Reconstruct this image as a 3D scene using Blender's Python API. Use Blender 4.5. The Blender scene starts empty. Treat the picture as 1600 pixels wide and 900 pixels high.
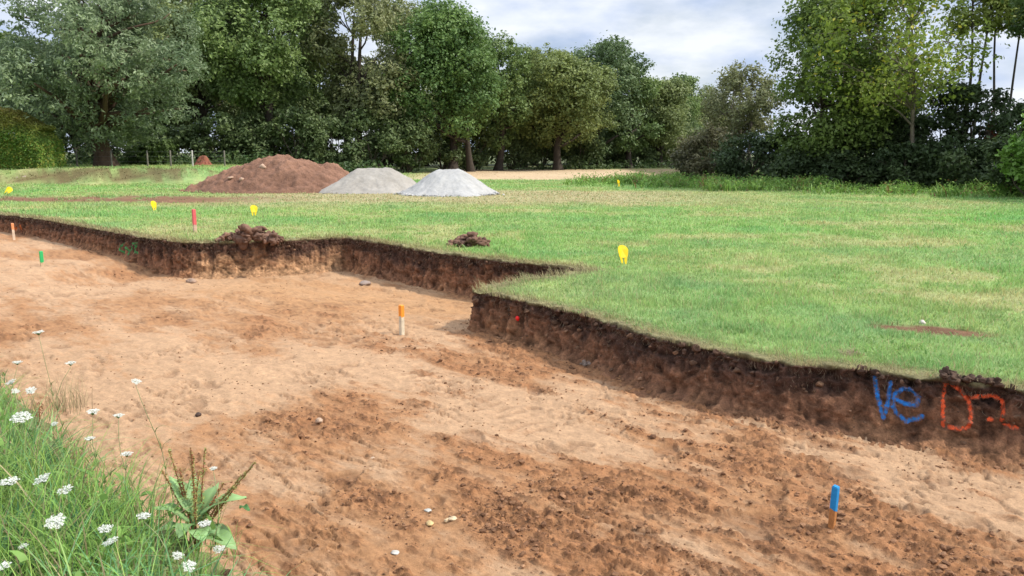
import bpy, bmesh, math, random
import numpy as np
from mathutils import Vector

# ------------------------------------------------------------------ camera, sky, sun, exposure
scene = bpy.context.scene
COL = scene.collection
CAM_Z, PITCH, F = 1.6, math.radians(9.95), 1208.0
cd = bpy.data.cameras.new("camera"); cam = bpy.data.objects.new("camera", cd); COL.objects.link(cam)
cam.location = (0, 0, CAM_Z); cam.rotation_euler = (math.radians(90) - PITCH, 0, 0)
cd.sensor_width = 36; cd.lens = 36 * F / 1600; cd.clip_start = 0.05; cd.clip_end = 3000
scene.camera = cam

SUN_EL, SUN_AZ = math.radians(46), math.radians(94)        # azimuth clockwise from +Y: the sun stands to the right
world = bpy.data.worlds.new("World"); scene.world = world; world.use_nodes = True
def build_world():
    nt = world.node_tree; N = nt.nodes; L = nt.links; N.clear()
    out = N.new('ShaderNodeOutputWorld'); bg = N.new('ShaderNodeBackground'); bg.inputs[1].default_value = 0.1
    sky = N.new('ShaderNodeTexSky'); sky.sky_type = 'NISHITA'; sky.sun_disc = False
    sky.sun_elevation = SUN_EL; sky.sun_rotation = SUN_AZ; sky.air_density = 1.0; sky.dust_density = 1.2
    tc = N.new('ShaderNodeTexCoord')
    mp = N.new('ShaderNodeMapping'); mp.inputs['Scale'].default_value = (1.0, 1.0, 2.6); mp.inputs['Location'].default_value = (0.37, 0.1, 0.2)
    n1 = N.new('ShaderNodeTexNoise'); n1.inputs['Scale'].default_value = 3.4; n1.inputs['Detail'].default_value = 7; n1.inputs['Roughness'].default_value = 0.55
    n2 = N.new('ShaderNodeTexNoise'); n2.inputs['Scale'].default_value = 6.5; n2.inputs['Detail'].default_value = 6
    r1 = N.new('ShaderNodeValToRGB'); r1.color_ramp.elements[0].position = 0.26; r1.color_ramp.elements[1].position = 0.52
    r2 = N.new('ShaderNodeValToRGB')
    r2.color_ramp.elements[0].position = 0.36; r2.color_ramp.elements[0].color = (5.0, 6.1, 8.3, 1)
    r2.color_ramp.elements[1].position = 0.60; r2.color_ramp.elements[1].color = (9.0, 9.4, 10.1, 1)
    mix = N.new('ShaderNodeMix'); mix.data_type = 'RGBA'
    L.new(tc.outputs['Generated'], mp.inputs[0]); L.new(mp.outputs[0], n1.inputs['Vector']); L.new(mp.outputs[0], n2.inputs['Vector'])
    L.new(n1.outputs[0], r1.inputs[0]); L.new(n2.outputs[0], r2.inputs[0])
    L.new(r1.outputs[0], mix.inputs['Factor']); L.new(sky.outputs[0], mix.inputs['A']); L.new(r2.outputs[0], mix.inputs['B'])
    sx = N.new('ShaderNodeSeparateXYZ'); mr = N.new('ShaderNodeMapRange'); mr.inputs[1].default_value = 0.22; mr.inputs[2].default_value = 0.8; mr.inputs[3].default_value = 1.0; mr.inputs[4].default_value = 2.0
    vm = N.new('ShaderNodeVectorMath'); vm.operation = 'SCALE'
    L.new(tc.outputs['Generated'], sx.inputs[0]); L.new(sx.outputs['Z'], mr.inputs[0]); L.new(mix.outputs['Result'], vm.inputs[0]); L.new(mr.outputs[0], vm.inputs['Scale'])
    L.new(vm.outputs[0], bg.inputs[0]); L.new(bg.outputs[0], out.inputs[0])
build_world()
sd = bpy.data.lights.new("sun", 'SUN'); sun = bpy.data.objects.new("sun", sd); COL.objects.link(sun)
sd.energy = 4.4; sd.angle = math.radians(1.2); sd.color = (1.0, 0.94, 0.85)
sdir = Vector((math.sin(SUN_AZ) * math.cos(SUN_EL), math.cos(SUN_AZ) * math.cos(SUN_EL), math.sin(SUN_EL)))
sun.rotation_euler = sdir.to_track_quat('Z', 'Y').to_euler(); sun.location = (20, 0, 30)
vs = scene.view_settings
vs.view_transform = 'Standard'; vs.look = 'None'; vs.gamma = 1; vs.use_curve_mapping = False; vs.exposure = 0.12
scene.cycles.max_bounces = 6; scene.cycles.transparent_max_bounces = 6

# ------------------------------------------------------------------ measuring helpers
cP, sP = math.cos(PITCH), math.sin(PITCH)
FLOOR = -0.45
def at(u, v, z=0.0):                       # where the sight line through photo pixel (u, v) meets height z
    a, b = (u - 800) / F, (450 - v) / F
    d = np.array([a, cP + b * sP, -sP + b * cP])
    return np.array([0, 0, CAM_Z]) + d * ((z - CAM_Z) / d[2])
def xat(u, Y): return (u - 800) / F * (Y * cP + 1.2 * sP)
def zat(v, Y): return CAM_Z - Y * math.tan(PITCH + math.atan((v - 450) / F))
def lerp(a, b, t): return a + (b - a) * t
def sstep(x, a, b):
    t = np.clip((x - a) / (b - a), 0, 1); return t * t * (3 - 2 * t)

# ------------------------------------------------------------------ numpy noise
def _h(ix, iy, iz, seed):
    n = (ix.astype(np.int64) * 73856093) ^ (iy.astype(np.int64) * 19349663) ^ (iz.astype(np.int64) * 83492791) ^ (seed * 2654435761)
    n = n & 0xffffffff
    n = ((n ^ (n >> 15)) * 0x2c1b3c6d) & 0xffffffff
    n = ((n ^ (n >> 12)) * 0x297a2d39) & 0xffffffff
    n = n ^ (n >> 15)
    return (n & 0xffffff) / float(0xffffff) * 2 - 1
def noise(x, y, z=None, seed=1):
    if z is None:
        x0 = np.floor(x); y0 = np.floor(y); fx = x - x0; fy = y - y0
        fx = fx ** 3 * (fx * (fx * 6 - 15) + 10); fy = fy ** 3 * (fy * (fy * 6 - 15) + 10)
        zz = np.zeros_like(x0)
        a = lerp(_h(x0, y0, zz, seed), _h(x0 + 1, y0, zz, seed), fx)
        b = lerp(_h(x0, y0 + 1, zz, seed), _h(x0 + 1, y0 + 1, zz, seed), fx)
        return lerp(a, b, fy)
    x0 = np.floor(x); y0 = np.floor(y); z0 = np.floor(z)
    fx = x - x0; fy = y - y0; fz = z - z0
    fx, fy, fz = [f * f * (3 - 2 * f) for f in (fx, fy, fz)]
    r = []
    for dz in (0, 1):
        a = lerp(_h(x0, y0, z0 + dz, seed), _h(x0 + 1, y0, z0 + dz, seed), fx)
        b = lerp(_h(x0, y0 + 1, z0 + dz, seed), _h(x0 + 1, y0 + 1, z0 + dz, seed), fx)
        r.append(lerp(a, b, fy))
    return lerp(r[0], r[1], fz)
def fbm(x, y, z=None, oct=4, seed=1, gain=0.5):
    s = 0; a = 1; t = 0
    for i in range(oct):
        k = 2.03 ** i
        s = s + a * noise(x * k + i * 7.3, y * k - i * 3.1, None if z is None else z * k + i * 5.7, seed + i); t += a; a *= gain
    return s / t

# ------------------------------------------------------------------ mesh and object helpers
def build(name, verts, faces, mat, cols=None, parent=None, smooth=True):
    """verts (N,3); faces: one (M,k) int array or a list of them; cols (N,3) linear."""
    if not isinstance(faces, list): faces = [faces]
    faces = [np.asarray(f, dtype=np.int32) for f in faces if len(f)]
    me = bpy.data.meshes.new(name)
    verts = np.asarray(verts, dtype=np.float32)
    me.vertices.add(len(verts)); me.vertices.foreach_set('co', verts.ravel())
    nl = sum(f.size for f in faces); npoly = sum(len(f) for f in faces)
    me.loops.add(nl); me.polygons.add(npoly)
    me.loops.foreach_set('vertex_index', np.concatenate([f.ravel() for f in faces]))
    tot = np.concatenate([np.full(len(f), f.shape[1], dtype=np.int32) for f in faces])
    st = np.concatenate([[0], np.cumsum(tot)[:-1]]).astype(np.int32)
    me.polygons.foreach_set('loop_start', st)
    me.polygons.foreach_set('use_smooth', np.full(npoly, smooth, dtype=bool))
    me.update(calc_edges=True); me.validate()
    if cols is not None:
        at_ = me.color_attributes.new('Col', 'FLOAT_COLOR', 'POINT')
        c4 = np.ones((len(verts), 4), dtype=np.float32); c4[:, :cols.shape[1]] = np.clip(cols, 0, 1)
        at_.data.foreach_set('color', c4.ravel())
    me.materials.append(mat)
    o = bpy.data.objects.new(name, me); COL.objects.link(o)
    if parent is not None: o.parent = parent
    return o
def tag(o, label=None, cat=None, group=None, kind=None):
    if label: o['label'] = label
    if cat: o['category'] = cat
    if group: o['group'] = group
    if kind: o['kind'] = kind
    return o
def empty(name, loc, label, cat, group=None, rz=0.0):
    o = bpy.data.objects.new(name, None); COL.objects.link(o)
    o.location = tuple(float(c) for c in loc); o.rotation_euler = (0, 0, rz); o.empty_display_size = 0.2
    return tag(o, label, cat, group)
def copy_tree(o, parent=None):
    c = o.copy(); COL.objects.link(c)
    if parent is not None: c.parent = parent
    for ch in list(o.children): copy_tree(ch, c)
    return c
def grid_faces(nr, nc, wrap=False):
    i = np.arange(nr - 1)[:, None] * nc; j = np.arange(nc - (0 if wrap else 1))[None, :]
    j2 = (j + 1) % nc
    return np.stack([i + j, i + j2, i + nc + j2, i + nc + j], -1).reshape(-1, 4)
def tubes(paths, sides=7):
    """paths: list of (points (n,3), radii (n,)) -> verts, quads"""
    V, Q = [], []; off = 0
    for P, R in paths:
        P = np.asarray(P, float); R = np.asarray(R, float); n = len(P)
        T = np.gradient(P, axis=0); T /= np.linalg.norm(T, axis=1)[:, None] + 1e-9
        ref = np.array([0.31, 0.95, 0.05]) if abs(T[0][2]) > 0.6 else np.array([0, 0, 1.0])
        A = np.cross(T, ref); A /= np.linalg.norm(A, axis=1)[:, None] + 1e-9; B = np.cross(T, A)
        a = np.arange(sides) / sides * 2 * math.pi
        ring = P[:, None] + R[:, None, None] * (np.cos(a)[None, :, None] * A[:, None] + np.sin(a)[None, :, None] * B[:, None])
        V.append(ring.reshape(-1, 3)); Q.append(grid_faces(n, sides, True) + off); off += n * sides
        V.append(P[-1:] + T[-1:] * R[-1] * 0.5); tip = off; off += 1
        base = tip - sides
        Q.append(np.stack([base + np.arange(sides), base + (np.arange(sides) + 1) % sides, np.full(sides, tip), np.full(sides, tip)], -1)[:, :3])
    quads = [q for q in Q if q.shape[1] == 4]; tris = [q for q in Q if q.shape[1] == 3]
    return np.concatenate(V), [np.concatenate(quads), np.concatenate(tris)]

# ------------------------------------------------------------------ materials
def crumbly(m, src_socket_owner='Principled BSDF'):
    """break the clay up with streaks along the trench and dark crumbs; returns nothing"""
    nt = m.node_tree; N = nt.nodes; L = nt.links; bs = N['Principled BSDF']
    base = bs.inputs['Base Color'].links[0].from_socket
    tc = N.new('ShaderNodeTexCoord')
    rot = N.new('ShaderNodeMapping'); rot.inputs['Rotation'].default_value = (0, 0, math.radians(42.7)); L.new(tc.outputs['Object'], rot.inputs[0])
    st = N.new('ShaderNodeMapping'); st.inputs['Scale'].default_value = (5, 27, 10); L.new(rot.outputs[0], st.inputs[0])
    at_ = N.new('ShaderNodeAttribute'); at_.attribute_name = 'Col'; lm = N.new('ShaderNodeMapRange'); lm.inputs[3].default_value = 0.22; lm.inputs[4].default_value = 1.0; L.new(at_.outputs['Alpha'], lm.inputs[0])
    for vec, sc, lo, hi, amt in ((st.outputs[0], 1.0, 0.51, 0.64, 0.62), (tc.outputs['Object'], 34, 0.55, 0.66, 0.64), (tc.outputs['Object'], 95, 0.56, 0.68, 0.68)):
        n = N.new('ShaderNodeTexNoise'); n.inputs['Scale'].default_value = sc; n.inputs['Detail'].default_value = 7; n.inputs['Roughness'].default_value = 0.68
        L.new(vec, n.inputs['Vector'])
        mr = N.new('ShaderNodeMapRange'); mr.inputs[1].default_value = lo; mr.inputs[2].default_value = hi; mr.inputs[3].default_value = 1.04; mr.inputs[4].default_value = amt
        L.new(n.outputs[0], mr.inputs[0]); vm = N.new('ShaderNodeVectorMath'); vm.operation = 'SCALE'
        fl = N.new('ShaderNodeMix'); fl.data_type = 'FLOAT'; fl.inputs['A'].default_value = 1.0; L.new(lm.outputs[0], fl.inputs['Factor']); L.new(mr.outputs[0], fl.inputs['B'])
        L.new(base, vm.inputs[0]); L.new(fl.outputs[0], vm.inputs['Scale']); base = vm.outputs[0]
    L.new(base, bs.inputs['Base Color'])
def mat(name, col=None, rough=0.9, var=0.25, vscale=(6, 60), bump=0.0, bscale=80, trans=0.0, spec=0.2, bump_d=0.01, b2=None):
    m = bpy.data.materials.new(name); m.use_nodes = True; nt = m.node_tree; N = nt.nodes; L = nt.links
    bs = N['Principled BSDF']; bs.inputs['Roughness'].default_value = rough
    bs.inputs['Specular IOR Level'].default_value = spec
    if col is None:
        c = N.new('ShaderNodeAttribute'); c.attribute_name = 'Col'; src = c.outputs['Color']
    else:
        c = N.new('ShaderNodeRGB'); c.outputs[0].default_value = (*col, 1); src = c.outputs[0]
    tc = N.new('ShaderNodeTexCoord'); base = src
    if var > 0:
        for s in vscale:
            n = N.new('ShaderNodeTexNoise'); n.inputs['Scale'].default_value = s; n.inputs['Detail'].default_value = 4; n.inputs['Roughness'].default_value = 0.65
            L.new(tc.outputs['Object'], n.inputs['Vector'])
            mr = N.new('ShaderNodeMapRange'); mr.inputs[1].default_value = 0.3; mr.inputs[2].default_value = 0.7
            mr.inputs[3].default_value = 1 - var; mr.inputs[4].default_value = 1 + var; mr.clamp = False
            L.new(n.outputs[0], mr.inputs[0])
            vm = N.new('ShaderNodeVectorMath'); vm.operation = 'SCALE'
            L.new(base, vm.inputs[0]); L.new(mr.outputs[0], vm.inputs['Scale']); base = vm.outputs[0]
    L.new(base, bs.inputs['Base Color'])
    if bump > 0:
        n = N.new('ShaderNodeTexNoise'); n.inputs['Scale'].default_value = bscale; n.inputs['Detail'].default_value = 6; n.inputs['Roughness'].default_value = 0.7
        L.new(tc.outputs['Object'], n.inputs['Vector'])
        b = N.new('ShaderNodeBump'); b.inputs['Strength'].default_value = bump; b.inputs['Distance'].default_value = bump_d
        L.new(n.outputs[0], b.inputs['Height']); L.new(b.outputs[0], bs.inputs['Normal'])
        if b2:
            n2 = N.new('ShaderNodeTexNoise'); n2.inputs['Scale'].default_value = b2[0]; n2.inputs['Detail'].default_value = 5; n2.inputs['Roughness'].default_value = 0.75
            L.new(tc.outputs['Object'], n2.inputs['Vector'])
            bb = N.new('ShaderNodeBump'); bb.inputs['Strength'].default_value = b2[1]; bb.inputs['Distance'].default_value = b2[2]
            L.new(n2.outputs[0], bb.inputs['Height']); L.new(bb.outputs[0], b.inputs['Normal'])
    if trans > 0:
        t = N.new('ShaderNodeBsdfTranslucent'); mx = N.new('ShaderNodeMixShader'); mx.inputs[0].default_value = trans
        L.new(base, t.inputs[0]); L.new(bs.outputs[0], mx.inputs[1]); L.new(t.outputs[0], mx.inputs[2])
        L.new(mx.outputs[0], N['Material Output'].inputs[0])
    return m
M = dict(
    turf=mat('turf', rough=0.95, var=0.22, vscale=(3, 45), bump=0.8, bscale=60, bump_d=0.03),
    floor=mat('trench_clay', rough=0.94, var=0.13, vscale=(11, 42, 150), bump=0.8, bscale=170, bump_d=0.008, b2=(38, 0.7, 0.02)),
    bank=mat('cut_bank', rough=0.97, var=0.28, vscale=(7, 26, 90), bump=0.9, bscale=110, bump_d=0.015, b2=(26, 0.9, 0.05)),
    clod=mat('clod_soil', rough=0.96, var=0.2, vscale=(30, 150), bump=0.6, bscale=150, bump_d=0.006),
    grass=mat('grass_blades', rough=0.55, var=0.0, trans=0.40, spec=0.25),
    leaf=mat('leaves', rough=0.5, var=0.0, trans=0.34, spec=0.3),
    bark=mat('bark', rough=0.95, var=0.3, vscale=(2, 20), bump=0.8, bscale=14, bump_d=0.05),
    heap=mat('heap_soil', rough=0.97, var=0.2, vscale=(2.5, 16), bump=0.9, bscale=12, bump_d=0.06),
    sand=mat('heap_sand', rough=0.97, var=0.07, vscale=(1.6, 14), bump=0.5, bscale=40, bump_d=0.02),
    stone=mat('stone', rough=0.85, var=0.2, vscale=(20, 90), bump=0.5, bscale=60, bump_d=0.006),
    wood=mat('stake_wood', rough=0.8, var=0.18, vscale=(9, 80), bump=0.3, bscale=120, bump_d=0.002),
    paint=mat('stake_paint', rough=0.55, var=0.10, vscale=(25, 160), bump=0.25, bscale=160, bump_d=0.001, spec=0.4),
    spray=mat('spray_paint', rough=0.75, var=0.16, vscale=(30, 160), bump=0.5, bscale=140, bump_d=0.004),
    plastic=mat('yellow_plastic', col=(0.95, 0.70, 0.012), rough=0.4, var=0.05, vscale=(10, 60), trans=0.35, spec=0.5),
    petal=mat('umbel', rough=0.7, var=0.0, trans=0.25),
    stem=mat('green_stem', rough=0.6, var=0.12, vscale=(30, 120), trans=0.1),
    wire=mat('fence_wire', col=(0.16, 0.17, 0.17), rough=0.5, var=0.1),
)

crumbly(M['floor'])
# ------------------------------------------------------------------ trench outline (world, from measured edge points)
far_px = [(0, 335), (60, 342), (130, 355), (230, 371), (281, 379), (345, 378.5), (420, 376.5), (480, 374), (546, 372), (640, 387), (740, 402), (810, 410), (928, 423),
          (800, 440), (739, 456), (850, 479), (950, 503), (1050, 535), (1150, 555), (1250, 571), (1340, 577), (1420, 588), (1560, 604), (1600, 611)]
far = np.array([at(u, v)[:2] for u, v in far_px])
d0 = far[0] - far[3]; d0 /= np.linalg.norm(d0)
d1 = far[-1] - far[-5]; d1 /= np.linalg.norm(d1)
far = np.vstack([far[0] + d0 * 14, far[0] + d0 * 6, far, far[-1] + d1 * 1.2, far[-1] + d1 * 7])
near = np.array([(-15.5, 17.8), (-8.0, 9.9), (-4.2, 5.85), (-3.3, 4.85), (-2.5, 4.05), (-1.85, 3.38), (-1.25, 2.95), (-0.75, 2.3), (0.0, 1.5), (2.0, -0.55), (5.5, -4.2)])
POLY = np.vstack([far, near[::-1]])
TD = np.array([0.735, -0.678])             # direction of the trench
def in_poly(x, y, P=POLY):
    r = np.zeros(x.shape, bool); n = len(P); j = n - 1
    for i in range(n):
        c = (P[i, 1] > y) != (P[j, 1] > y)
        with np.errstate(divide='ignore', invalid='ignore'):
            r ^= c & (x < (P[j, 0] - P[i, 0]) * (y - P[i, 1]) / (P[j, 1] - P[i, 1] + 1e-12) + P[i, 0])
        j = i
    return r
def dist_line(x, y, P):
    d = np.full(x.shape, 1e9)
    for a, b in zip(P[:-1], P[1:]):
        ab = b - a; t = np.clip(((x - a[0]) * ab[0] + (y - a[1]) * ab[1]) / (ab @ ab), 0, 1)
        d = np.minimum(d, np.hypot(x - a[0] - t * ab[0], y - a[1] - t * ab[1]))
    return d
def dist_edge(x, y): return np.minimum(dist_line(x, y, far), dist_line(x, y, near))

def H(x, y):                               # height of the upper ground
    h = 0.025 * fbm(x * 0.35, y * 0.35, oct=3, seed=11) * sstep(np.hypot(x, y), 6, 14)
    rise = sstep(-x, 13.5, 17.5)
    h = h + rise * 0.75 * sstep(y + 0.9 * noise(x * 0.5, y * 0.1, seed=5), 40.2, 42.6)
    h = h + 0.35 * sstep(y, 80, 130)
    return h
P_PATCH = at(1462, 517)[:2]
def ground_col(x, y):
    """base colour of the upper ground and of the grass that grows on it; soil = how bare it is"""
    n1 = fbm(x * 0.55, y * 0.8, oct=4, seed=21); n2 = fbm(x * 2.3, y * 2.6, oct=3, seed=31); n3 = fbm(x * 0.16, y * 0.25, oct=3, seed=41)
    g = np.stack([0.300 + 0.08 * n1 + 0.07 * n2 + 0.07 * n3, 0.425 + 0.04 * n1 + 0.07 * n2, 0.138 + 0.02 * n2 + 0.03 * n3], -1)
    dry = 0.85 * sstep(y + 2.2 * n1, 21.5, 26) * (1 - sstep(y + 2 * n1, 31.5, 34)) * sstep(x, -13, -8) * (1 - sstep(x, 3, 12))
    dry = np.maximum(dry, 0.42 * sstep(n1 + 0.35 * n3 + 0.25 * n2, 0.02, 0.34) * sstep(x, -1.5, 2.5) * sstep(y, 9.5, 13.5) * (1 - sstep(y, 24, 29)))
    dry = np.maximum(dry, 0.45 * sstep(n1 + n2 * 0.5, 0.18, 0.5))
    edge = dist_line(x, y, far)
    dry = np.maximum(dry, 0.75 * (1 - sstep(edge + 0.10 * n2, 0.04, 0.22)))
    straw = np.stack([0.47 + 0.06 * n2, 0.39 + 0.05 * n2, 0.215 + 0.03 * n2], -1)
    c = lerp(g, straw, dry[..., None])
    soil = sstep(y + 0.9 * n1 + 0.4 * n2, 24.6, 25.8) * (1 - sstep(y + 0.9 * n1, 27.8, 29.6)) * (1 - sstep(x, -11, -6.5)) * sstep(n2 + 0.6 * n1, -0.65, -0.1)
    rise = sstep(-x, 14.0, 16.5) * (1 - sstep(-x, 27, 31))
    soil = np.maximum(soil, rise * sstep(y + 0.7 * n2, 40.0, 40.8) * (1 - sstep(y + 0.6 * n2, 42.2, 43.4)) * sstep(fbm(x * 0.7, y * 1.6, oct=5, seed=43, gain=0.7) + 0.55 * sstep(-x, 16, 18.5) * (1 - sstep(-x, 24, 27)), 0.0, 0.25) * 0.80)
    dx, dy = x - P_PATCH[0], y - P_PATCH[1]
    a = (dx * 0.93 - dy * 0.36) / 0.50; b = (dx * 0.36 + dy * 0.93) / 0.17
    soil = np.maximum(soil, 1 - sstep(np.hypot(a, b) + 0.35 * n2, 0.75, 1.1))
    brown = np.stack([0.235 + 0.05 * n2, 0.125 + 0.03 * n2, 0.070 + 0.02 * n2], -1)
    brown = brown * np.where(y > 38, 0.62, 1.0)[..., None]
    c = lerp(c, brown, soil[..., None])
    stub = sstep(y + 1.2 * n1, 45.5, 47.5) * (1 - sstep(y, 73, 77)) * sstep(x, -9, -4) * (1 - sstep(x, 14, 24))
    beige = np.stack([0.60 + 0.07 * n1, 0.44 + 0.05 * n1, 0.265 + 0.03 * n1], -1)
    c = lerp(c, beige, stub[..., None])
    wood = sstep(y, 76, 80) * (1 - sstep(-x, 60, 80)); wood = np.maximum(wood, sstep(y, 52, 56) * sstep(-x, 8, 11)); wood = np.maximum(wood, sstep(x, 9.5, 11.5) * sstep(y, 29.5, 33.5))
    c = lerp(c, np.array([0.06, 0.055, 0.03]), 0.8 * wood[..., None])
    return c, np.maximum(soil, stub), dry

# ------------------------------------------------------------------ upper ground
def polar(angles, radii):
    A, R = np.meshgrid(angles, radii); return R * np.sin(A), R * np.cos(A)
def radii(r0, r1, k, c, cap):
    r = [r0]
    while r[-1] < r1: r.append(r[-1] + min(k * r[-1] ** 2 + c, cap * r[-1]))
    return np.array(r)
def make_field():
    ang = np.concatenate([np.radians(np.arange(-180, -62, 4)), np.arange(math.radians(-62), math.radians(62), 0.0042), np.radians(np.arange(62.2, 180.1, 4))])
    rad = radii(0.35, 900, 0.0014, 0.02, 0.03)
    x, y = polar(ang, rad); sh = x.shape
    z = H(x, y) + 0.008 * fbm(x * 7, y * 7, oct=2, seed=77)
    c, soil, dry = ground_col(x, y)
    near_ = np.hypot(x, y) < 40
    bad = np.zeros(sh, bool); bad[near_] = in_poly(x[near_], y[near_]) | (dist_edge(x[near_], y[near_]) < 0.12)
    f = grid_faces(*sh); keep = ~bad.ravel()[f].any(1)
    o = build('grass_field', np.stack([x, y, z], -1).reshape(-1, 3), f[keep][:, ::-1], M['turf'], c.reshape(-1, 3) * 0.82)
    tag(o, kind='structure')
make_field()

# ------------------------------------------------------------------ trench floor
b0, b1 = at(610, 545, FLOOR)[:2], at(1010, 905, FLOOR)[:2]
b2, b3 = at(900, 560, FLOOR)[:2], at(1650, 800, FLOOR)[:2]
def band(x, y, p, q, w):
    return np.exp(-(dist_line(x, y, np.array([p, q])) / w) ** 2)
TRK = [(at(330, 470, FLOOR)[:2], at(1000, 850, FLOOR)[:2])]
def floor_fields(x, y):
    s = x * TD[0] + y * TD[1]; t = -x * TD[1] + y * TD[0]          # along / across the trench
    wx = 0.25 * fbm(x * 1.2, y * 1.2, oct=3, seed=3); wy = 0.25 * fbm(x * 1.2 + 9, y * 1.2, oct=3, seed=4)
    lo = fbm(x * 0.7 + wx, y * 0.7 + wy, oct=5, seed=51)
    an = fbm(s * 1.1 + wx, t * 4.2 + wy, oct=5, seed=61)            # scraped along the trench
    an2 = fbm(s * 2.6 + wx * 2, t * 9.5 + wy * 2, oct=4, seed=66, gain=0.6)
    rag = fbm(x * 8, y * 8, oct=4, seed=68, gain=0.65)
    loose = 0.85 * lo + 0.70 * an + (0.45 + 0.60 * sstep(x, -1, 1.5)) * an2 + 0.45 * rag - 0.07
    loose = loose + 0.42 * band(x, y, b0, b1, 0.5) + 0.14 * band(x, y, b2, b3, 0.7) + 0.03 * (x - 0.5)
    loose = loose - 0.35 * np.exp(-(((x + 0.5) / 0.9) ** 2 + ((y - 4.4) / 0.8) ** 2)) - 0.28 * sstep(-x, 2.0, 4.5)
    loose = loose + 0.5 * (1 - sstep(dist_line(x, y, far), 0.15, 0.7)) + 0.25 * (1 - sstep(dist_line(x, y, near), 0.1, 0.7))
    dpt = dist_line(x, y, np.array([at(292, 418, FLOOR)[:2], at(545, 414, FLOOR)[:2], at(740, 447, FLOOR)[:2]])); deep = 1 - sstep(dpt + 0.25 * lo, 1.1, 2.6)
    pit = np.exp(-((dist_line(x, y, np.array([at(420, 440, FLOOR)[:2], at(700, 470, FLOOR)[:2]])) / 1.5) ** 2))
    loose = loose - 0.55 * pit
    L = sstep(loose, -0.10, 0.55)
    fine = fbm(x * 24, y * 24, oct=4, seed=71, gain=0.65)
    fine2 = fbm(s * 9 + wx * 3, t * 19, oct=4, seed=81, gain=0.6)
    rid = 1 - np.abs(fbm(s * 3.2, t * 6.5, oct=4, seed=91)) * 2.6
    chunk = sstep(fbm(s * 12 + wx, t * 25, oct=4, seed=101, gain=0.7), 0.14, 0.30)
    cf = fbm(s * 2.4 + wx * 3, t * 8.5 + wy * 3, oct=5, seed=106, gain=0.6); cmask = np.clip(sstep(fbm(x * 1.7, y * 1.7, oct=3, seed=107) + 0.28 * sstep(x, -0.5, 1.5), -0.05, 0.3), 0, 1); crev = np.clip(1 - np.abs(cf) * 13, 0, 1) * cmask     # crumbs and clods
    z = 0.020 * fbm(x * 0.6, y * 0.6, oct=3, seed=111) + 0.022 * fbm(s * 1.3, t * 3.5, oct=3, seed=121)
    z = z + 0.004 * fine2 + 0.010 * an2 + 0.012 * np.clip(0.5 - np.abs(an2) * 4, 0, 1) * sstep(x + 0.5 * lo, -0.6, 1.0) + L * (0.010 * fine + 0.013 * fine2 + 0.007 * rid + 0.015 * chunk + 0.012 * an2) + 0.006 * chunk * (1 - L) * sstep(fbm(x * 1.6, y * 1.6, oct=2, seed=131), 0.0, 0.4)
    z = z - 0.17 * deep
    # pits and foot marks
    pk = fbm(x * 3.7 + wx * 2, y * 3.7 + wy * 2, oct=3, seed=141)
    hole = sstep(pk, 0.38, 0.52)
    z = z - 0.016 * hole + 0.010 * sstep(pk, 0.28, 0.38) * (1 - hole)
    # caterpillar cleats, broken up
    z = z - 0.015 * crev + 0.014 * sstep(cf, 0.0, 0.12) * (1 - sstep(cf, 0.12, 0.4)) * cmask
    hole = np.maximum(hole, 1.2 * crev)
    tr = np.zeros_like(x)
    for p, q in TRK:
        d = q - p; d = d / np.linalg.norm(d); al = (x - p[0]) * d[0] + (y - p[1]) * d[1]; ac = -(x - p[0]) * d[1] + (y - p[1]) * d[0]
        for off in (-0.62, 0.62):
            w = (1 - sstep(np.abs(ac - off), 0.15, 0.19)) * sstep(fbm(x * 1.3, y * 1.3, oct=2, seed=151), 0.0, 0.22)
            tr = np.maximum(tr, w * sstep(np.sin(al * 2 * math.pi / 0.14 + 5 * wx), 0.1, 0.7) * sstep(rag, -0.35, 0.1))
    z = z - 0.010 * tr
    return z, L, chunk, fine, fine2, rid, hole, tr, lo, an, pit
def floor_z(x, y): return FLOOR + floor_fields(np.atleast_1d(float(x)), np.atleast_1d(float(y)))[0][0]
def floor_col(F_):
    z, L, chunk, fine, fine2, rid, hole, tr, lo, an, pit = F_
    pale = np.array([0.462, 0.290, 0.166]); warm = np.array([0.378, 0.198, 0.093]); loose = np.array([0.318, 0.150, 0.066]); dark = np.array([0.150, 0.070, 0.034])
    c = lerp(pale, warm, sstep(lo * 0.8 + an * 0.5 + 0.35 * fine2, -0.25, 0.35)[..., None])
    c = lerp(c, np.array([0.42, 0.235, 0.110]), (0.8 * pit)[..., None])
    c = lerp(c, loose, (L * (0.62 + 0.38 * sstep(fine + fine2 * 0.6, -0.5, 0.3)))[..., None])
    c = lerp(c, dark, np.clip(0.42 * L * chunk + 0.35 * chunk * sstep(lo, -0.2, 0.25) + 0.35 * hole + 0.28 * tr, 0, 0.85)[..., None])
    return c * (1 + 0.16 * fine2 + 0.10 * fine)[..., None]
def make_floor():
    ang = np.arange(math.radians(-66), math.radians(60), 0.0024); rad = radii(1.6, 36, 0.00065, 0.004, 0.02)
    x, y = polar(ang, rad); sh = x.shape
    ins = in_poly(x, y) | (dist_edge(x, y) < 0.5)
    Fz = floor_fields(x, y)
    f = grid_faces(*sh); keep = ins.ravel()[f].all(1)
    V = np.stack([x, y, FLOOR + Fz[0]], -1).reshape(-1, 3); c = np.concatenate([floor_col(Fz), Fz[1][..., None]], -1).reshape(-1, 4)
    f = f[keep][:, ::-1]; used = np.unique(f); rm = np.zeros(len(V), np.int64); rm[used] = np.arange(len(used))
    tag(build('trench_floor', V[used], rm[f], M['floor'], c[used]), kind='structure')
make_floor()

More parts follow.
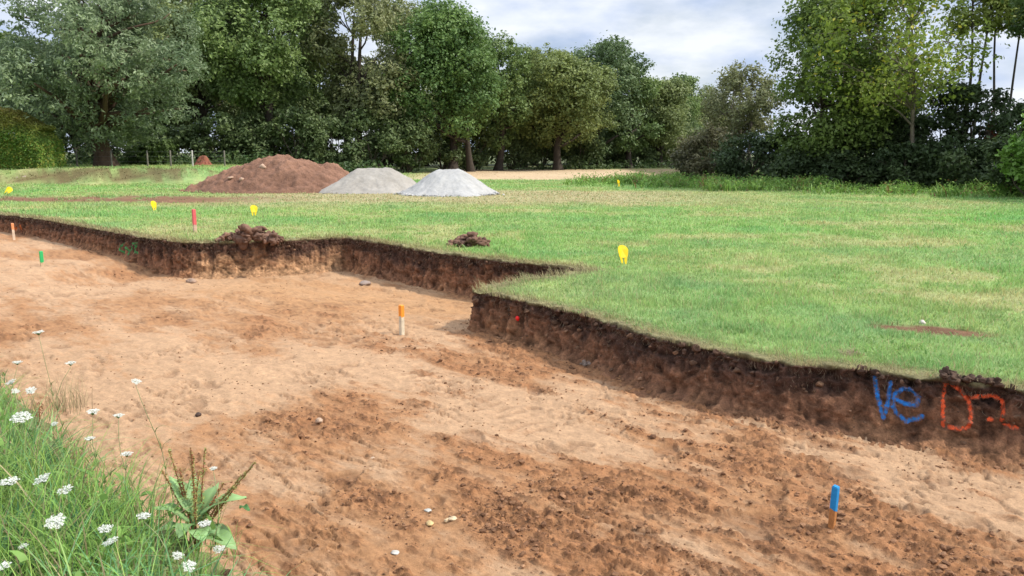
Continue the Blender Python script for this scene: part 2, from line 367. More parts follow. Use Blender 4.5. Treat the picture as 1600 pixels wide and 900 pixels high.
# ------------------------------------------------------------------ cut banks
def resample(P, ds):
    seg = np.linalg.norm(np.diff(P, axis=0), axis=1); s = np.concatenate([[0], np.cumsum(seg)])
    t = np.arange(0, s[-1], ds); return np.stack([np.interp(t, s, P[:, 0]), np.interp(t, s, P[:, 1])], -1), t
def make_bank(name, line, side, ds, slope_fn, seed, pale_fn):
    P, s = resample(line, ds); n = len(P)
    T = np.gradient(P, axis=0); k = max(3, int(0.05 / ds)); ker = np.ones(k) / k
    T = np.stack([np.convolve(np.pad(T[:, i], k, mode='edge'), ker, 'same')[k:-k] for i in (0, 1)], -1)
    T /= np.linalg.norm(T, axis=1)[:, None] + 1e-9
    Nn = np.stack([T[:, 1], -T[:, 0]], -1) * side                # towards the trench
    back = np.array([-0.42, -0.22, -0.10, -0.05, -0.02, 0.0])    # on the turf
    down = np.linspace(0, 1, 46)[1:]
    m = len(back) + len(down)
    off = np.zeros((n, m)); z = np.zeros((n, m)); tt = np.zeros((n, m))
    slope, talus = slope_fn(s)
    off[:, :6] = back; tt[:, :6] = 0
    q = P + Nn * 0.22; D = -(FLOOR + floor_fields(q[:, 0], q[:, 1])[0]); k5 = np.ones(15) / 15; D = (np.convolve(np.pad(D, 7, mode='edge'), k5, 'valid') + 0.045)[:, None]
    off[:, 6:] = (slope[:, None] * down[None] ** 1.3 + talus[:, None] * np.clip((down[None] - 0.72) / 0.28, 0, 1) ** 2)
    z[:, 6:] = -D * down[None]; tt[:, 6:] = down[None]
    lip = np.array([0.0, 0.0, .3, .8, 1, 1])
    jag = 0.06 * fbm(s * 1.1, s * 0, oct=3, seed=seed) + 0.085 * fbm(s * 5.5, s * 0, oct=5, seed=seed + 9, gain=0.65)
    off[:, :6] += jag[:, None] * lip; off[:, 6:] += jag[:, None] * (1 - tt[:, 6:]) ** 0.7
    x = P[:, None, 0] + Nn[:, None, 0] * off; y = P[:, None, 1] + Nn[:, None, 1] * off
    z = z + np.where(tt > 0, H(x, y) * (1 - tt), H(x, y))
    z[:, :6] += np.array([-0.012, 0.012, 0.016, 0.018, 0.016, 0.010]) + 0.035 * fbm(s * 5, s * 0 + 3, oct=4, seed=seed + 2)[:, None] * lip
    S = np.repeat(s[:, None], m, 1)
    # roughness of the cut: roots and lumps at the top, bucket scrapes below
    r1 = fbm(x * 5, y * 5, z * 7, oct=4, seed=seed + 20); r2 = fbm(x * 22, y * 22, z * 26, oct=3, seed=seed + 30, gain=0.6)
    scr = fbm(S * 13, z * 1.6, oct=3, seed=seed + 40)
    top = 1 - sstep(tt, 0.2, 0.5)
    w = sstep(tt, 0.0, 0.06)
    r3 = fbm(x * 11, y * 11, z * 13, oct=3, seed=seed + 50, gain=0.6)
    spade = 0.035 * (np.abs(((S * 3.1 + 0.35 * noise(S * 2, S * 0, seed=7) + 0.3 * tt) % 1.0) - 0.5) - 0.25) * sstep(fbm(S * 0.8, S * 0, oct=2, seed=seed + 70), -0.2, 0.2)
    slump = 0.06 * sstep(fbm(S * 1.5, tt * 0.8, oct=3, seed=seed + 80), 0.12, 0.5) * tt ** 1.5
    calm = (1 - 0.55 * pale_fn(s))[:, None] if side > 0 else 1.0
    dd = calm * w * (spade + slump + 0.06 * r1 + (0.016 + 0.026 * top) * r2 + (0.025 + 0.045 * top) * r3 + (0.022 - 0.014 * (S > s_tip)) * scr * (0.4 + 0.6 * sstep(tt, 0.1, 0.3)) - 0.05 * top * sstep(r3 + r1, 0.0, 0.4) * sstep(tt, 0.03, 0.12))
    x = x + Nn[:, None, 0] * dd; y = y + Nn[:, None, 1] * dd
    z = z + w * (0.022 * r2 + 0.03 * r3 * top)
    # colours: humus, brown subsoil, orange clay at the foot
    humus = np.array([0.105, 0.056, 0.038]); sub = np.array([0.245, 0.118, 0.064]); clay = np.array([0.36, 0.180, 0.088])
    k = tt + 0.22 * r1 + 0.12 * scr + (0.22 * fbm(s * 0.9, s * 0, oct=3, seed=seed + 60) + 0.14 * fbm(s * 5, s * 0, oct=2, seed=seed + 61))[:, None]
    pale = pale_fn(s)[:, None, None]
    c = lerp(humus, sub, sstep(k, 0.22, 0.55)[..., None]); c = lerp(c, clay, (0.75 * sstep(k, 0.62, 1.0))[..., None])
    c = lerp(c, np.array([0.46, 0.27, 0.14]), pale * sstep(k, 0.15, 0.7)[..., None])
    c = c * np.clip(1 + 0.8 * r2 + 0.3 * scr + 0.7 * r3, 0.3, 2)[..., None]
    g, so, dr = ground_col(x, y)
    tp = sstep(-tt, -0.05, 0.0)[..., None]
    c = lerp(c, lerp(g * 0.75, np.array([0.26, 0.20, 0.10]), 0.35), tp * (1 - 0.5 * (lip[-1] * (tt > 0))[..., None]))
    f = grid_faces(n, m)
    if side < 0: f = f[:, ::-1]
    V = np.stack([x, y, z], -1)
    o = tag(build(name, V.reshape(-1, 3), f, M['bank'], np.clip(c, 0.008, 1).reshape(-1, 3)), kind='structure')
    return V, f, P, s, Nn
ds_far = 0.014
_seg = np.concatenate([[0], np.cumsum(np.linalg.norm(np.diff(far, axis=0), axis=1))])
s_back0, s_back1, s_tip, s_cor = _seg[6], _seg[10], _seg[14], _seg[16]
def far_slope(s):
    b = sstep(s, s_back0, s_back0 + 0.4) * (1 - sstep(s, s_back1 - 0.4, s_back1))
    nr = sstep(s, s_cor + 1.2, s_cor + 3.0)
    return 0.05 + 0.08 * b + 0.10 * nr, 0.08 + 0.10 * b + 0.13 * nr
def far_pale(s):
    return 0.75 * sstep(s, s_back0 + 0.05, s_back0 + 0.5) * (1 - sstep(s, s_back1 - 0.25, s_back1))
BANK_V, BANK_F, BANK_P, BANK_S, BANK_N = make_bank('trench_bank', far, 1, ds_far, far_slope, 200, far_pale)
make_bank('verge_bank', near, -1, 0.03, lambda s: (0.22 + 0 * s, 0.15 + 0 * s), 300, lambda s: 0.8 + 0 * s)

# sprayed letters: a thin skin of paint lying 3 mm proud of the bank
def spray(name, letters, p0, p1, off, width, col, label, seed, rag=0.35, part='letter'):
    p0 = np.array(p0); d = p1 - p0; d /= np.linalg.norm(d); nrm = np.array([d[1], -d[0]])
    o0 = p0 + nrm * off
    def hit(u, v):
        a, b = (u - 800) / F, (450 - v) / F
        D = np.array([a, cP + b * sP, -sP + b * cP])
        q = D * ((o0 @ nrm) / (D[:2] @ nrm))
        return np.array([(q[:2] - o0) @ d, CAM_Z + q[2]])
    letters = [[np.array([hit(u, v) for u, v in st]) for st in le] for le in letters]
    allp = np.concatenate([q for le in letters for q in le])
    l0 = (BANK_V[:, 20, :2] - o0) @ d; pd = np.abs((BANK_V[:, 20, :2] - o0) @ nrm)
    ii = np.where((l0 > allp[:, 0].min() - .15) & (l0 < allp[:, 0].max() + .15) & (pd < 0.5))[0]; i0, i1 = ii.min(), ii.max()
    K = 4                                                     # the bank surface, four times finer
    A = BANK_V[i0:i1 + 1, 6:]; n, m, _ = A.shape
    fi = np.linspace(0, n - 1, (n - 1) * K + 1); fj = np.linspace(0, m - 1, (m - 1) * K + 1)
    a0 = np.minimum(fi.astype(int), n - 2); ta = (fi - a0)[:, None, None]; B = A[a0] * (1 - ta) + A[a0 + 1] * ta
    b0_ = np.minimum(fj.astype(int), m - 2); tb = (fj - b0_)[None, :, None]; B = B[:, b0_] * (1 - tb) + B[:, b0_ + 1] * tb
    V = B.reshape(-1, 3); FF = grid_faces(len(fi), len(fj))
    lx = (V[:, :2] - o0) @ d
    nz = fbm(V[:, 0] * 34, V[:, 1] * 34, V[:, 2] * 34, oct=3, seed=seed) + 0.5 * fbm(V[:, 0] * 130, V[:, 1] * 130, V[:, 2] * 130, oct=2, seed=seed + 1)
    pos = np.array([*(p0 + d * allp[:, 0].mean()), allp[:, 1].min()])
    root = empty(name, pos, label, 'graffiti')
    for le in letters:
        dd = np.full(len(V), 1e9)
        for q in le:
            if len(q) == 1: q = np.vstack([q, q + 1e-3])
            dd = np.minimum(dd, dist_line(lx, V[:, 2], q))
        wv = width * (1 + 0.45 * fbm(V[:, 0] * 9, V[:, 1] * 9, V[:, 2] * 9, oct=2, seed=seed + 11))
        spk = fbm(V[:, 0] * 150, V[:, 1] * 150, V[:, 2] * 150, oct=2, seed=seed + 13)
        on = (dd + width * rag * nz < wv) | ((spk > 0.16 + 0.30 * dd / width - 0.25) & (dd < width * 2.0))
        f = FF[on[FF].all(1)]; used = np.unique(f); rm = np.zeros(len(V), np.int64); rm[used] = np.arange(len(used))
        nv = V[used] + np.array([nrm[0], nrm[1], 0.25]) * 0.004 - pos
        cc = np.array(col) * (1 + 0.5 * fbm(V[used, 0] * 14, V[used, 1] * 14, V[used, 2] * 14, oct=2, seed=seed + 3) - 0.25 * np.clip(dd[used] / width, 0, 1))[:, None]
        wear = sstep(fbm(V[used, 0] * 60, V[used, 1] * 60, V[used, 2] * 45, oct=4, seed=seed + 7, gain=0.7) + 0.55 * (dd[used] / width) ** 2, -0.10, 0.40)[:, None]
        cc = lerp(cc, np.array([0.13, 0.072, 0.045]), np.clip(0.85 * wear + 0.75 * sstep(dd[used][:, None] / width, 0.9, 1.7), 0, 0.92))
        build(part, nv, rm[f], M['spray'], cc, root)
pn0, pn1 = at(1150, 555)[:2], at(1560, 604)[:2]
spray('painted_letters', [[[(1365, 596), (1370, 620), (1376, 640), (1381, 651), (1387, 630), (1391, 603)]],
      [[(1395, 626), (1415, 631), (1431, 631), (1436, 622), (1425, 613), (1411, 610), (1399, 619), (1395, 635), (1402, 647), (1416, 655), (1440, 650)]]],
      pn0, pn1, 0.10, 0.0205, (0.02, 0.16, 0.46), 'blue sprayed letters Ve on the dark trench bank below the turf', 400, 0.6)
spray('painted_letters', [[[(1477, 606), (1474, 631), (1474, 665)], [(1477, 606), (1487, 606), (1500, 615), (1514, 631), (1518, 649), (1514, 665), (1500, 670), (1483, 667)]],
      [[(1516, 626), (1532, 624), (1553, 627), (1568, 634), (1569, 649), (1566, 662)], [(1545, 660), (1550, 660)], [(1570, 668), (1590, 671)]]],
      pn0, pn1, 0.10, 0.0185, (0.80, 0.115, 0.035), 'orange red sprayed letters Dn on the trench bank by the frame edge', 420, 0.8)
pl0, pl1 = at(0, 335)[:2], at(281, 379)[:2]
spray('painted_letters', [[[(189, 380), (185, 390), (191, 395), (194, 386), (201, 397), (203, 386)]], [[(204, 381), (212, 380), (207, 392), (213, 396)]]],
      pl0, pl1, 0.05, 0.028, (0.03, 0.34, 0.09), 'faint green sprayed letters on the far left trench bank', 440, 0.7)
spray('painted_mark', [[[(15, 356), (19, 359)]], [[(25, 354), (27, 360)]]], pl0, pl1, 0.05, 0.06, (0.62, 0.14, 0.02), 'orange sprayed blotch on the bank behind the leftmost stake', 460, 0.6, 'blotch')

# ------------------------------------------------------------------ loose clods on the trench floor
def ico(sub):
    bm = bmesh.new(); bmesh.ops.create_icosphere(bm, subdivisions=sub, radius=1)
    v = np.array([p.co[:] for p in bm.verts]); f = np.array([[q.index for q in p.verts] for p in bm.faces]); bm.free(); return v, f
ICO1, ICO2, ICO3 = ico(1), ico(2), ico(3)
def rot_z(v, a):
    c, s = np.cos(a), np.sin(a)
    return np.stack([v[..., 0] * c - v[..., 1] * s, v[..., 0] * s + v[..., 1] * c, v[..., 2]], -1)
def lumps(centres, size, cols, rng, base=ICO1, flat=0.7, rough=0.35, seed=0):
    v0, f0 = base; n = len(centres)
    V = np.repeat(v0[None], n, 0)
    o = rng.uniform(0, 100, (n, 1, 3))
    q = V * 1.3 + o
    r = 1 + rough * fbm(q[..., 0], q[..., 1], q[..., 2], oct=2, seed=seed + 7) * 1.5
    V = V * r[..., None] * rng.uniform(0.7, 1.3, (n, 1, 3))
    V[..., 2] *= flat
    V = rot_z(V, rng.uniform(0, 6.28, (n, 1)))
    V = V * size[:, None, None] + centres[:, None]
    Fc = (f0[None] + (np.arange(n) * len(v0))[:, None, None]).reshape(-1, 3)
    C = np.repeat(cols[:, None], len(v0), 1) * (0.9 + 0.25 * (r[..., None] - 1))
    return V.reshape(-1, 3), Fc, C.reshape(-1, 3)
def make_crumbs():
    rng = np.random.default_rng(5)
    n = 120000
    r = np.exp(rng.uniform(math.log(2.8), math.log(22), n)); a = rng.uniform(-0.85, 0.75, n)
    x, y = r * np.sin(a), r * np.cos(a)
    k = in_poly(x, y); x, y, r = x[k], y[k], r[k]
    Fz = floor_fields(x, y)
    near_e = 1 - sstep(dist_line(x, y, far), 0.12, 0.5)
    clump = sstep(fbm(x * 2.2, y * 2.2, oct=3, seed=161), -0.05, 0.4)
    p = np.clip(0.05 + 0.10 * clump + 0.75 * Fz[1] * (0.25 + 0.75 * clump) + 0.6 * near_e, 0, 1)
    k = rng.uniform(0, 1, len(x)) < p; x, y, r = x[k], y[k], r[k]
    z = FLOOR + Fz[0][k]; L = Fz[1][k]
    size = (0.0028 + 0.0062 * rng.pareto(2.6, len(x)).clip(0, 1.0 + 2.4 * L)) * (0.7 + 0.035 * r)
    col = lerp(lerp(np.array([0.42, 0.25, 0.14]), np.array([0.30, 0.155, 0.08]), L[:, None]), np.array([0.16, 0.08, 0.042]), rng.uniform(0, 1, (len(x), 1)) ** 1.3) * rng.uniform(0.75, 1.2, (len(x), 1))
    V, Fc, C = lumps(np.stack([x, y, z + size * 0.25], -1), size, col, rng)
    tag(build('soil_crumbs', V, Fc, M['clod'], C, smooth=False), 'brown crumbs and small clods of loose soil strewn over the trench floor', 'soil', kind='stuff')
make_crumbs()

# ------------------------------------------------------------------ grass
def blades(P, h, w, az, lean, segs, cb, ct, curl=1.0):
    """P (n,3) feet; h height, w width, az lean direction, lean 0..1; cb/ct colours at foot and tip"""
    n = len(P); t = np.linspace(0, 1, segs + 1)
    d = np.stack([np.cos(az), np.sin(az), 0 * az], -1); sd_ = np.stack([-np.sin(az), np.cos(az), 0 * az], -1)
    tw = np.random.default_rng(n).uniform(-1.2, 1.2, n)
    sd_ = sd_ * np.cos(tw)[:, None] + d * np.sin(tw)[:, None]
    bend = lean[:, None] * t[None] ** (1 + curl)
    up = t[None] * np.sqrt(np.clip(1 - 0.55 * lean[:, None] ** 2 * t[None] ** 2, 0.15, 1)) - 0.22 * np.clip(lean[:, None] - 0.6, 0, 1) * t[None] ** 3
    C = P[:, None] + d[:, None] * (bend * h[:, None])[..., None] + np.array([0, 0, 1.0]) * (up * h[:, None])[..., None]
    ww = w[:, None] * 0.5 * (1 - t[None] ** 2.2) ** 0.8
    Lf = C - sd_[:, None] * ww[..., None]; Rt = C + sd_[:, None] * ww[..., None]
    V = np.concatenate([np.stack([Lf[:, :-1], Rt[:, :-1]], 2).reshape(n, 2 * segs, 3), C[:, -1:]], 1)
    col = cb[:, None] + (ct - cb)[:, None] * t[None, :, None]
    CC = np.concatenate([np.repeat(col[:, :-1], 2, 1), col[:, -1:]], 1)
    k = 2 * segs + 1; base = (np.arange(n) * k)[:, None]
    q = [np.stack([base[:, 0] + 2 * i, base[:, 0] + 2 * i + 1, base[:, 0] + 2 * i + 3, base[:, 0] + 2 * i + 2], -1) for i in range(segs - 1)]
    tr = np.stack([base[:, 0] + 2 * segs - 2, base[:, 0] + 2 * segs - 1, base[:, 0] + 2 * segs], -1)
    return V.reshape(-1, 3), ([np.concatenate(q)] if q else []) + [tr], CC.reshape(-1, 3)
def merge(parts):
    V, C, fq, ft = [], [], [], []; o = 0
    for v, f, c in parts:
        if not isinstance(f, list): f = [f]
        for a in f: (fq if a.shape[1] == 4 else ft).append(a + o)
        V.append(v); C.append(c); o += len(v)
    return np.concatenate(V), ([np.concatenate(fq)] if fq else []) + ([np.concatenate(ft)] if ft else []), np.concatenate(C)
def field_grass():
    rng = np.random.default_rng(11); parts = []
    n = 620000
    r = np.exp(rng.uniform(math.log(4.0), math.log(62), n)); a = rng.uniform(-0.74, 0.74, n)
    x, y = r * np.sin(a), r * np.cos(a)
    k = ~in_poly(x, y) & (y > 2.5) & ~((dist_line(x, y, near) < 3) & (x * 0.68 + y * 0.735 < 1.6)); x, y, r = x[k], y[k], r[k]
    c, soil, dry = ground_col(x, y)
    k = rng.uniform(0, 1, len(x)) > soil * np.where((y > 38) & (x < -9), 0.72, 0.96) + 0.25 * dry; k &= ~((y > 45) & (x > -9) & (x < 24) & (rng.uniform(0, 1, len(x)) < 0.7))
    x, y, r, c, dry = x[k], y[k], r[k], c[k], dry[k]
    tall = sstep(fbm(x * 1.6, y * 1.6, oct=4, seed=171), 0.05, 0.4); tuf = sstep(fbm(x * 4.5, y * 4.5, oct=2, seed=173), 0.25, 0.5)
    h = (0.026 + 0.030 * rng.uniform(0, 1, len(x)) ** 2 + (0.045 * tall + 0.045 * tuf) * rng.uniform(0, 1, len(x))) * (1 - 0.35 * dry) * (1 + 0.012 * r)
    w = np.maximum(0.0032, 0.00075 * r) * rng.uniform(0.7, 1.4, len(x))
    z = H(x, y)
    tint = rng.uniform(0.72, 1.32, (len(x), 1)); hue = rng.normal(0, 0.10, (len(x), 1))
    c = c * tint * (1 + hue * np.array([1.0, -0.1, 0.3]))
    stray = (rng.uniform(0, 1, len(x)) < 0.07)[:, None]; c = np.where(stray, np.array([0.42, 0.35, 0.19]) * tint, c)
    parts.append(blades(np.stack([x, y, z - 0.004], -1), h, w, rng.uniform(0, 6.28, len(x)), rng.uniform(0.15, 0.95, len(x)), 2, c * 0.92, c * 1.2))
    # clover, plantain and dandelion leaves low in the turf
    m = 26000; i = rng.integers(0, len(x), m); wk = rng.uniform(0, 1, m) < 0.25 + 1.6 * fbm(x[i] * 1.3, y[i] * 1.3, oct=2, seed=177); i = i[wk]; m = len(i)
    cc = lerp(np.array([0.16, 0.30, 0.07]), np.array([0.30, 0.42, 0.16]), rng.uniform(0, 1, (m, 1)))
    parts.append(blades(np.stack([x[i] + rng.normal(0, .02, m), y[i] + rng.normal(0, .02, m), z[i] + rng.uniform(0.005, 0.03, m)], -1), rng.uniform(0.03, 0.075, m), np.maximum(0.014, 0.0013 * r[i]) * rng.uniform(0.7, 1.4, m), rng.uniform(0, 6.28, m), rng.uniform(0.8, 1.25, m), 2, cc * 0.9, cc, 0.5))
    # fringe hanging over the cut edge: dry stems and rootlets
    P, s = resample(far, 0.0022); m = len(P); T = np.gradient(P, axis=0); T /= np.linalg.norm(T, axis=1)[:, None]
    Nn = np.stack([T[:, 1], -T[:, 0]], -1); b = rng.uniform(-0.22, 0.03, m); q = P + Nn * b[:, None] + rng.normal(0, 0.01, (m, 2))
    k = (rng.uniform(0, 1, m) < 0.55 + 0.45 * fbm(s * 2.1, s * 0, oct=2, seed=181)); q, Nn, m2 = q[k], Nn[k], k.sum()
    c, so, dr = ground_col(q[:, 0], q[:, 1]); mix = rng.uniform(0, 1, (m2, 1)) ** 0.7
    c = lerp(c, np.array([0.40, 0.315, 0.175]), mix * 0.8) * rng.uniform(0.6, 1.25, (m2, 1))
    rr = np.hypot(q[:, 0], q[:, 1])
    parts.append(blades(np.stack([q[:, 0], q[:, 1], H(q[:, 0], q[:, 1]) + 0.008], -1), rng.uniform(0.03, 0.10, m2) * (1 + 0.9 * sstep(noise(q[:, 0] * 6, q[:, 1] * 6, seed=9), 0.2, 0.7)), np.maximum(0.003, 0.0006 * rr), np.arctan2(Nn[:, 1], Nn[:, 0]) + rng.normal(0, 0.9, m2), rng.uniform(0.3, 1.15, m2), 3, c * 0.8, c * 1.1))
    V, f, C = merge(parts)
    tag(build('grass', V, f, M['grass'], C), 'short green turf with dry straw patches around the trench', 'grass', kind='stuff')
field_grass()
def bank_clods():
    rng = np.random.default_rng(14); n = 5200
    i = rng.integers(0, BANK_V.shape[0], n); j = (6 + 40 * rng.uniform(0, 1, n) ** 2.4).astype(int)
    P = BANK_V[i, j] + np.concatenate([BANK_N[i], np.zeros((n, 1))], 1) * 0.004
    t = (j - 6) / 45.0; cl = fbm(BANK_S[i] * 3, t * 3, oct=3, seed=15)
    k = rng.uniform(0, 1, n) < 0.35 + 1.2 * cl; P, t, i = P[k], t[k], i[k]; n = len(P)
    c = lerp(np.array([0.085, 0.05, 0.034]), np.array([0.25, 0.14, 0.08]), np.clip(t[:, None] * 1.3 + rng.normal(0, 0.2, (n, 1)), 0, 1)) * rng.uniform(0.6, 1.5, (n, 1))
    V, f, C = lumps(P, 0.006 + 0.012 * rng.pareto(2.2, n).clip(0, 2.2) * (1 - 0.5 * t), c, rng, ICO2, 0.85, 0.5, 16)
    tag(build('bank_crumbs', V, f, M['clod'], C, smooth=False), 'dark crumbs of topsoil sticking to the cut bank under the turf', 'soil', kind='stuff')
bank_clods()
def bank_roots():
    rng = np.random.default_rng(13); n = 15000
    i = rng.integers(0, BANK_V.shape[0], n); j = 6 + (20 * rng.uniform(0, 1, n) ** 1.8).astype(int)
    P = BANK_V[i, j]; Nn = BANK_N[i]
    c = lerp(np.array([0.18, 0.12, 0.075]), np.array([0.48, 0.37, 0.24]), rng.uniform(0, 1, (n, 1)) ** 2)
    r = np.hypot(P[:, 0], P[:, 1])
    V, f, C = blades(P - np.concatenate([Nn, np.zeros((n, 1))], 1) * 0.01, rng.uniform(0.02, 0.085, n), np.maximum(0.002, 0.00042 * r), np.arctan2(Nn[:, 1], Nn[:, 0]) + rng.normal(0, 0.8, n), rng.uniform(0.7, 1.3, n), 3, c, c)
    V = V.copy(); zz = np.repeat(P[:, 2], 7); V[:, 2] = zz - np.abs(V[:, 2] - zz) * rng.uniform(0.4, 1.2)   # they hang
    tag(build('rootlets', V, f, M['grass'], C), 'fine rootlets hanging out of the dark topsoil of the bank', 'roots', kind='stuff')
bank_roots()
def verge_grass():
    rng = np.random.default_rng(17); parts = []
    n = 110000
    y = rng.uniform(1.2, 9, n) ** 1.0; x = rng.uniform(-7.5, 0.6, n)
    q = x * 0.678 + y * 0.735
    inside = in_poly(x, y); de = dist_line(x, y, near)
    k = (~inside & (de < 2.2)) | (inside & (de < 0.10 + 0.16 * noise(x * 2.5, y * 2.5, seed=8)) & (rng.uniform(0, 1, n) < 0.5))
    k &= (np.hypot(x, y) > 1.15); x, y, inside, de = x[k], y[k], inside[k], de[k]
    n = len(x)
    cl = fbm(x * 2.6, y * 2.6, oct=3, seed=191); sp = fbm(x * 5, y * 5, oct=2, seed=193)
    e = np.where(inside, -de, de)
    thin = rng.uniform(0, 1, n) < np.clip(0.25 + 0.9 * sstep(e, -0.05, 0.35) + 0.4 * cl, 0.1, 1); x, y, e, cl, sp = x[thin], y[thin], e[thin], cl[thin], sp[thin]; n = len(x)
    h = (0.17 + 0.26 * sstep(e, -0.08, 0.40) + 0.12 * cl) * rng.uniform(0.55, 1.25, n)
    w = 0.0038 * rng.uniform(0.7, 1.8, n) + 0.0035 * (sp > 0.25)
    g = lerp(np.array([0.26, 0.45, 0.095]), np.array([0.19, 0.40, 0.165]), sstep(sp, -0.2, 0.4)[:, None])
    g = lerp(g, np.array([0.40, 0.50, 0.12]), (sstep(cl, 0.1, 0.5) * 0.6)[:, None])
    dryb = rng.uniform(0, 1, n) < (0.10 + 0.35 * (1 - sstep(e, 0.0, 0.4)) * sstep(y, 2.9, 4.0)); g = np.where(dryb[:, None], np.array([0.43, 0.34, 0.19]), g)
    g = g * rng.uniform(0.5, 1.2, (n, 1))
    z = np.where(e > 0, 0.0, e * 0.9)
    az = rng.uniform(0, 6.28, n)
    parts.append(blades(np.stack([x, y, z], -1), h, w, az, rng.uniform(0.15, 1.2, n), 6, g * 0.72, g * 1.2, 0.9))
    # broad leafy herbs low in the sward
    m = 6500; i = rng.integers(0, n, m)
    gg = np.array([0.22, 0.37, 0.09]) * rng.uniform(0.7, 1.4, (m, 1))
    parts.append(blades(np.stack([x[i], y[i], z[i] + h[i] * rng.uniform(0.1, 0.75, m)], -1), rng.uniform(0.03, 0.08, m), rng.uniform(0.012, 0.026, m), rng.uniform(0, 6.28, m), rng.uniform(0.7, 1.3, m), 3, gg * 0.8, gg, 0.5))
    V, f, C = merge(parts)
    tag(build('verge_grass', V, f, M['grass'], C), 'tall green grass and herbs on the near verge at the lower left', 'grass', kind='stuff')
verge_grass()

# ------------------------------------------------------------------ foliage
def leaf_quads(P, nrm, size, cols, rng, asp=0.6):
    n = len(P)
    a = rng.normal(size=(n, 3)); t = np.cross(nrm, a); t /= np.linalg.norm(t, axis=1)[:, None] + 1e-9; b = np.cross(nrm, t)
    L = t * size[:, None] * 0.5; W = b * (size * asp * 0.5)[:, None]; fold = nrm * (size * 0.10)[:, None]
    V = np.stack([P - L, P - W * 1.0 + fold, P + L, P + W + fold], 1)
    f = (np.arange(n)[:, None] * 4 + np.arange(4)[None])
    return V.reshape(-1, 3), f, np.repeat(cols, 4, 0)
def sph(rng, n):
    d = rng.normal(size=(n, 3)); return d / np.linalg.norm(d, axis=1)[:, None]
def crown_leaves(rng, blobs, n, size, cols, asp=0.6, twig=26, spread=0.20, droop=0.0, shell=(0.55, 1.05), ragged=1.0):
    """blobs: (k,4) centre+radius. Leaves gather in sprays on the shell of every bough."""
    w = blobs[:, 3] ** 2; w = w / w.sum(); parts = []
    btint = rng.uniform(0, 1, len(blobs))
    for bi, (bx, by, bz, br) in enumerate(blobs):
        nb = max(int(n * w[bi]), 8); nt = max(int(twig * (0.6 + br / blobs[:, 3].max())), 4)
        d = sph(rng, nt); d[:, 2] = d[:, 2] * 0.8 + 0.12
        tc = d * (br * rng.uniform(shell[0], shell[1], (nt, 1))); k = rng.integers(0, nt, nb)
        sg = br * spread * rng.uniform(0.5, 1.5, nt) * ragged
        loc = tc[k] + rng.normal(size=(nb, 3)) * sg[k][:, None] * np.array([1, 1, 0.6])
        loc[:, 2] -= droop * rng.uniform(0, 1, nb) ** 2 * br
        out = loc / (np.linalg.norm(loc, axis=1)[:, None] + 1e-6)
        nrm = out * 0.55 + np.array([0, 0, 0.55]) + rng.normal(size=(nb, 3)) * 0.55; nrm /= np.linalg.norm(nrm, axis=1)[:, None]
        tt = np.clip(0.55 * btint[bi] + 0.30 * rng.uniform(0, 1, nt)[k] + 0.15 * rng.uniform(0, 1, nb), 0, 1)[:, None]
        c = lerp(np.array(cols[0]), np.array(cols[1]), tt) * rng.uniform(0.8, 1.22, (nb, 1))
        if len(cols) > 2:
            c = np.where(rng.uniform(0, 1, (nb, 1)) < 0.10 * (rng.uniform(0, 1, nt)[k][:, None] > 0.4), np.array(cols[2]), c)
        parts.append(leaf_quads(loc + np.array([bx, by, bz]), nrm, size * rng.uniform(0.6, 1.4, nb), c, rng, asp))
    return merge(parts)
def wiggle(p, q, n, amp, rng, sag=0.0):
    t = np.linspace(0, 1, n)[:, None]; P = p + (q - p) * t
    P = P + np.sin(t * math.pi) * rng.normal(size=(1, 3)) * amp + np.sin(t * 2 * math.pi) * rng.normal(size=(1, 3)) * amp * 0.5
    P[:, 2] += (np.sin(t * math.pi) * sag)[:, 0]
    P[0], P[-1] = p, q; return P
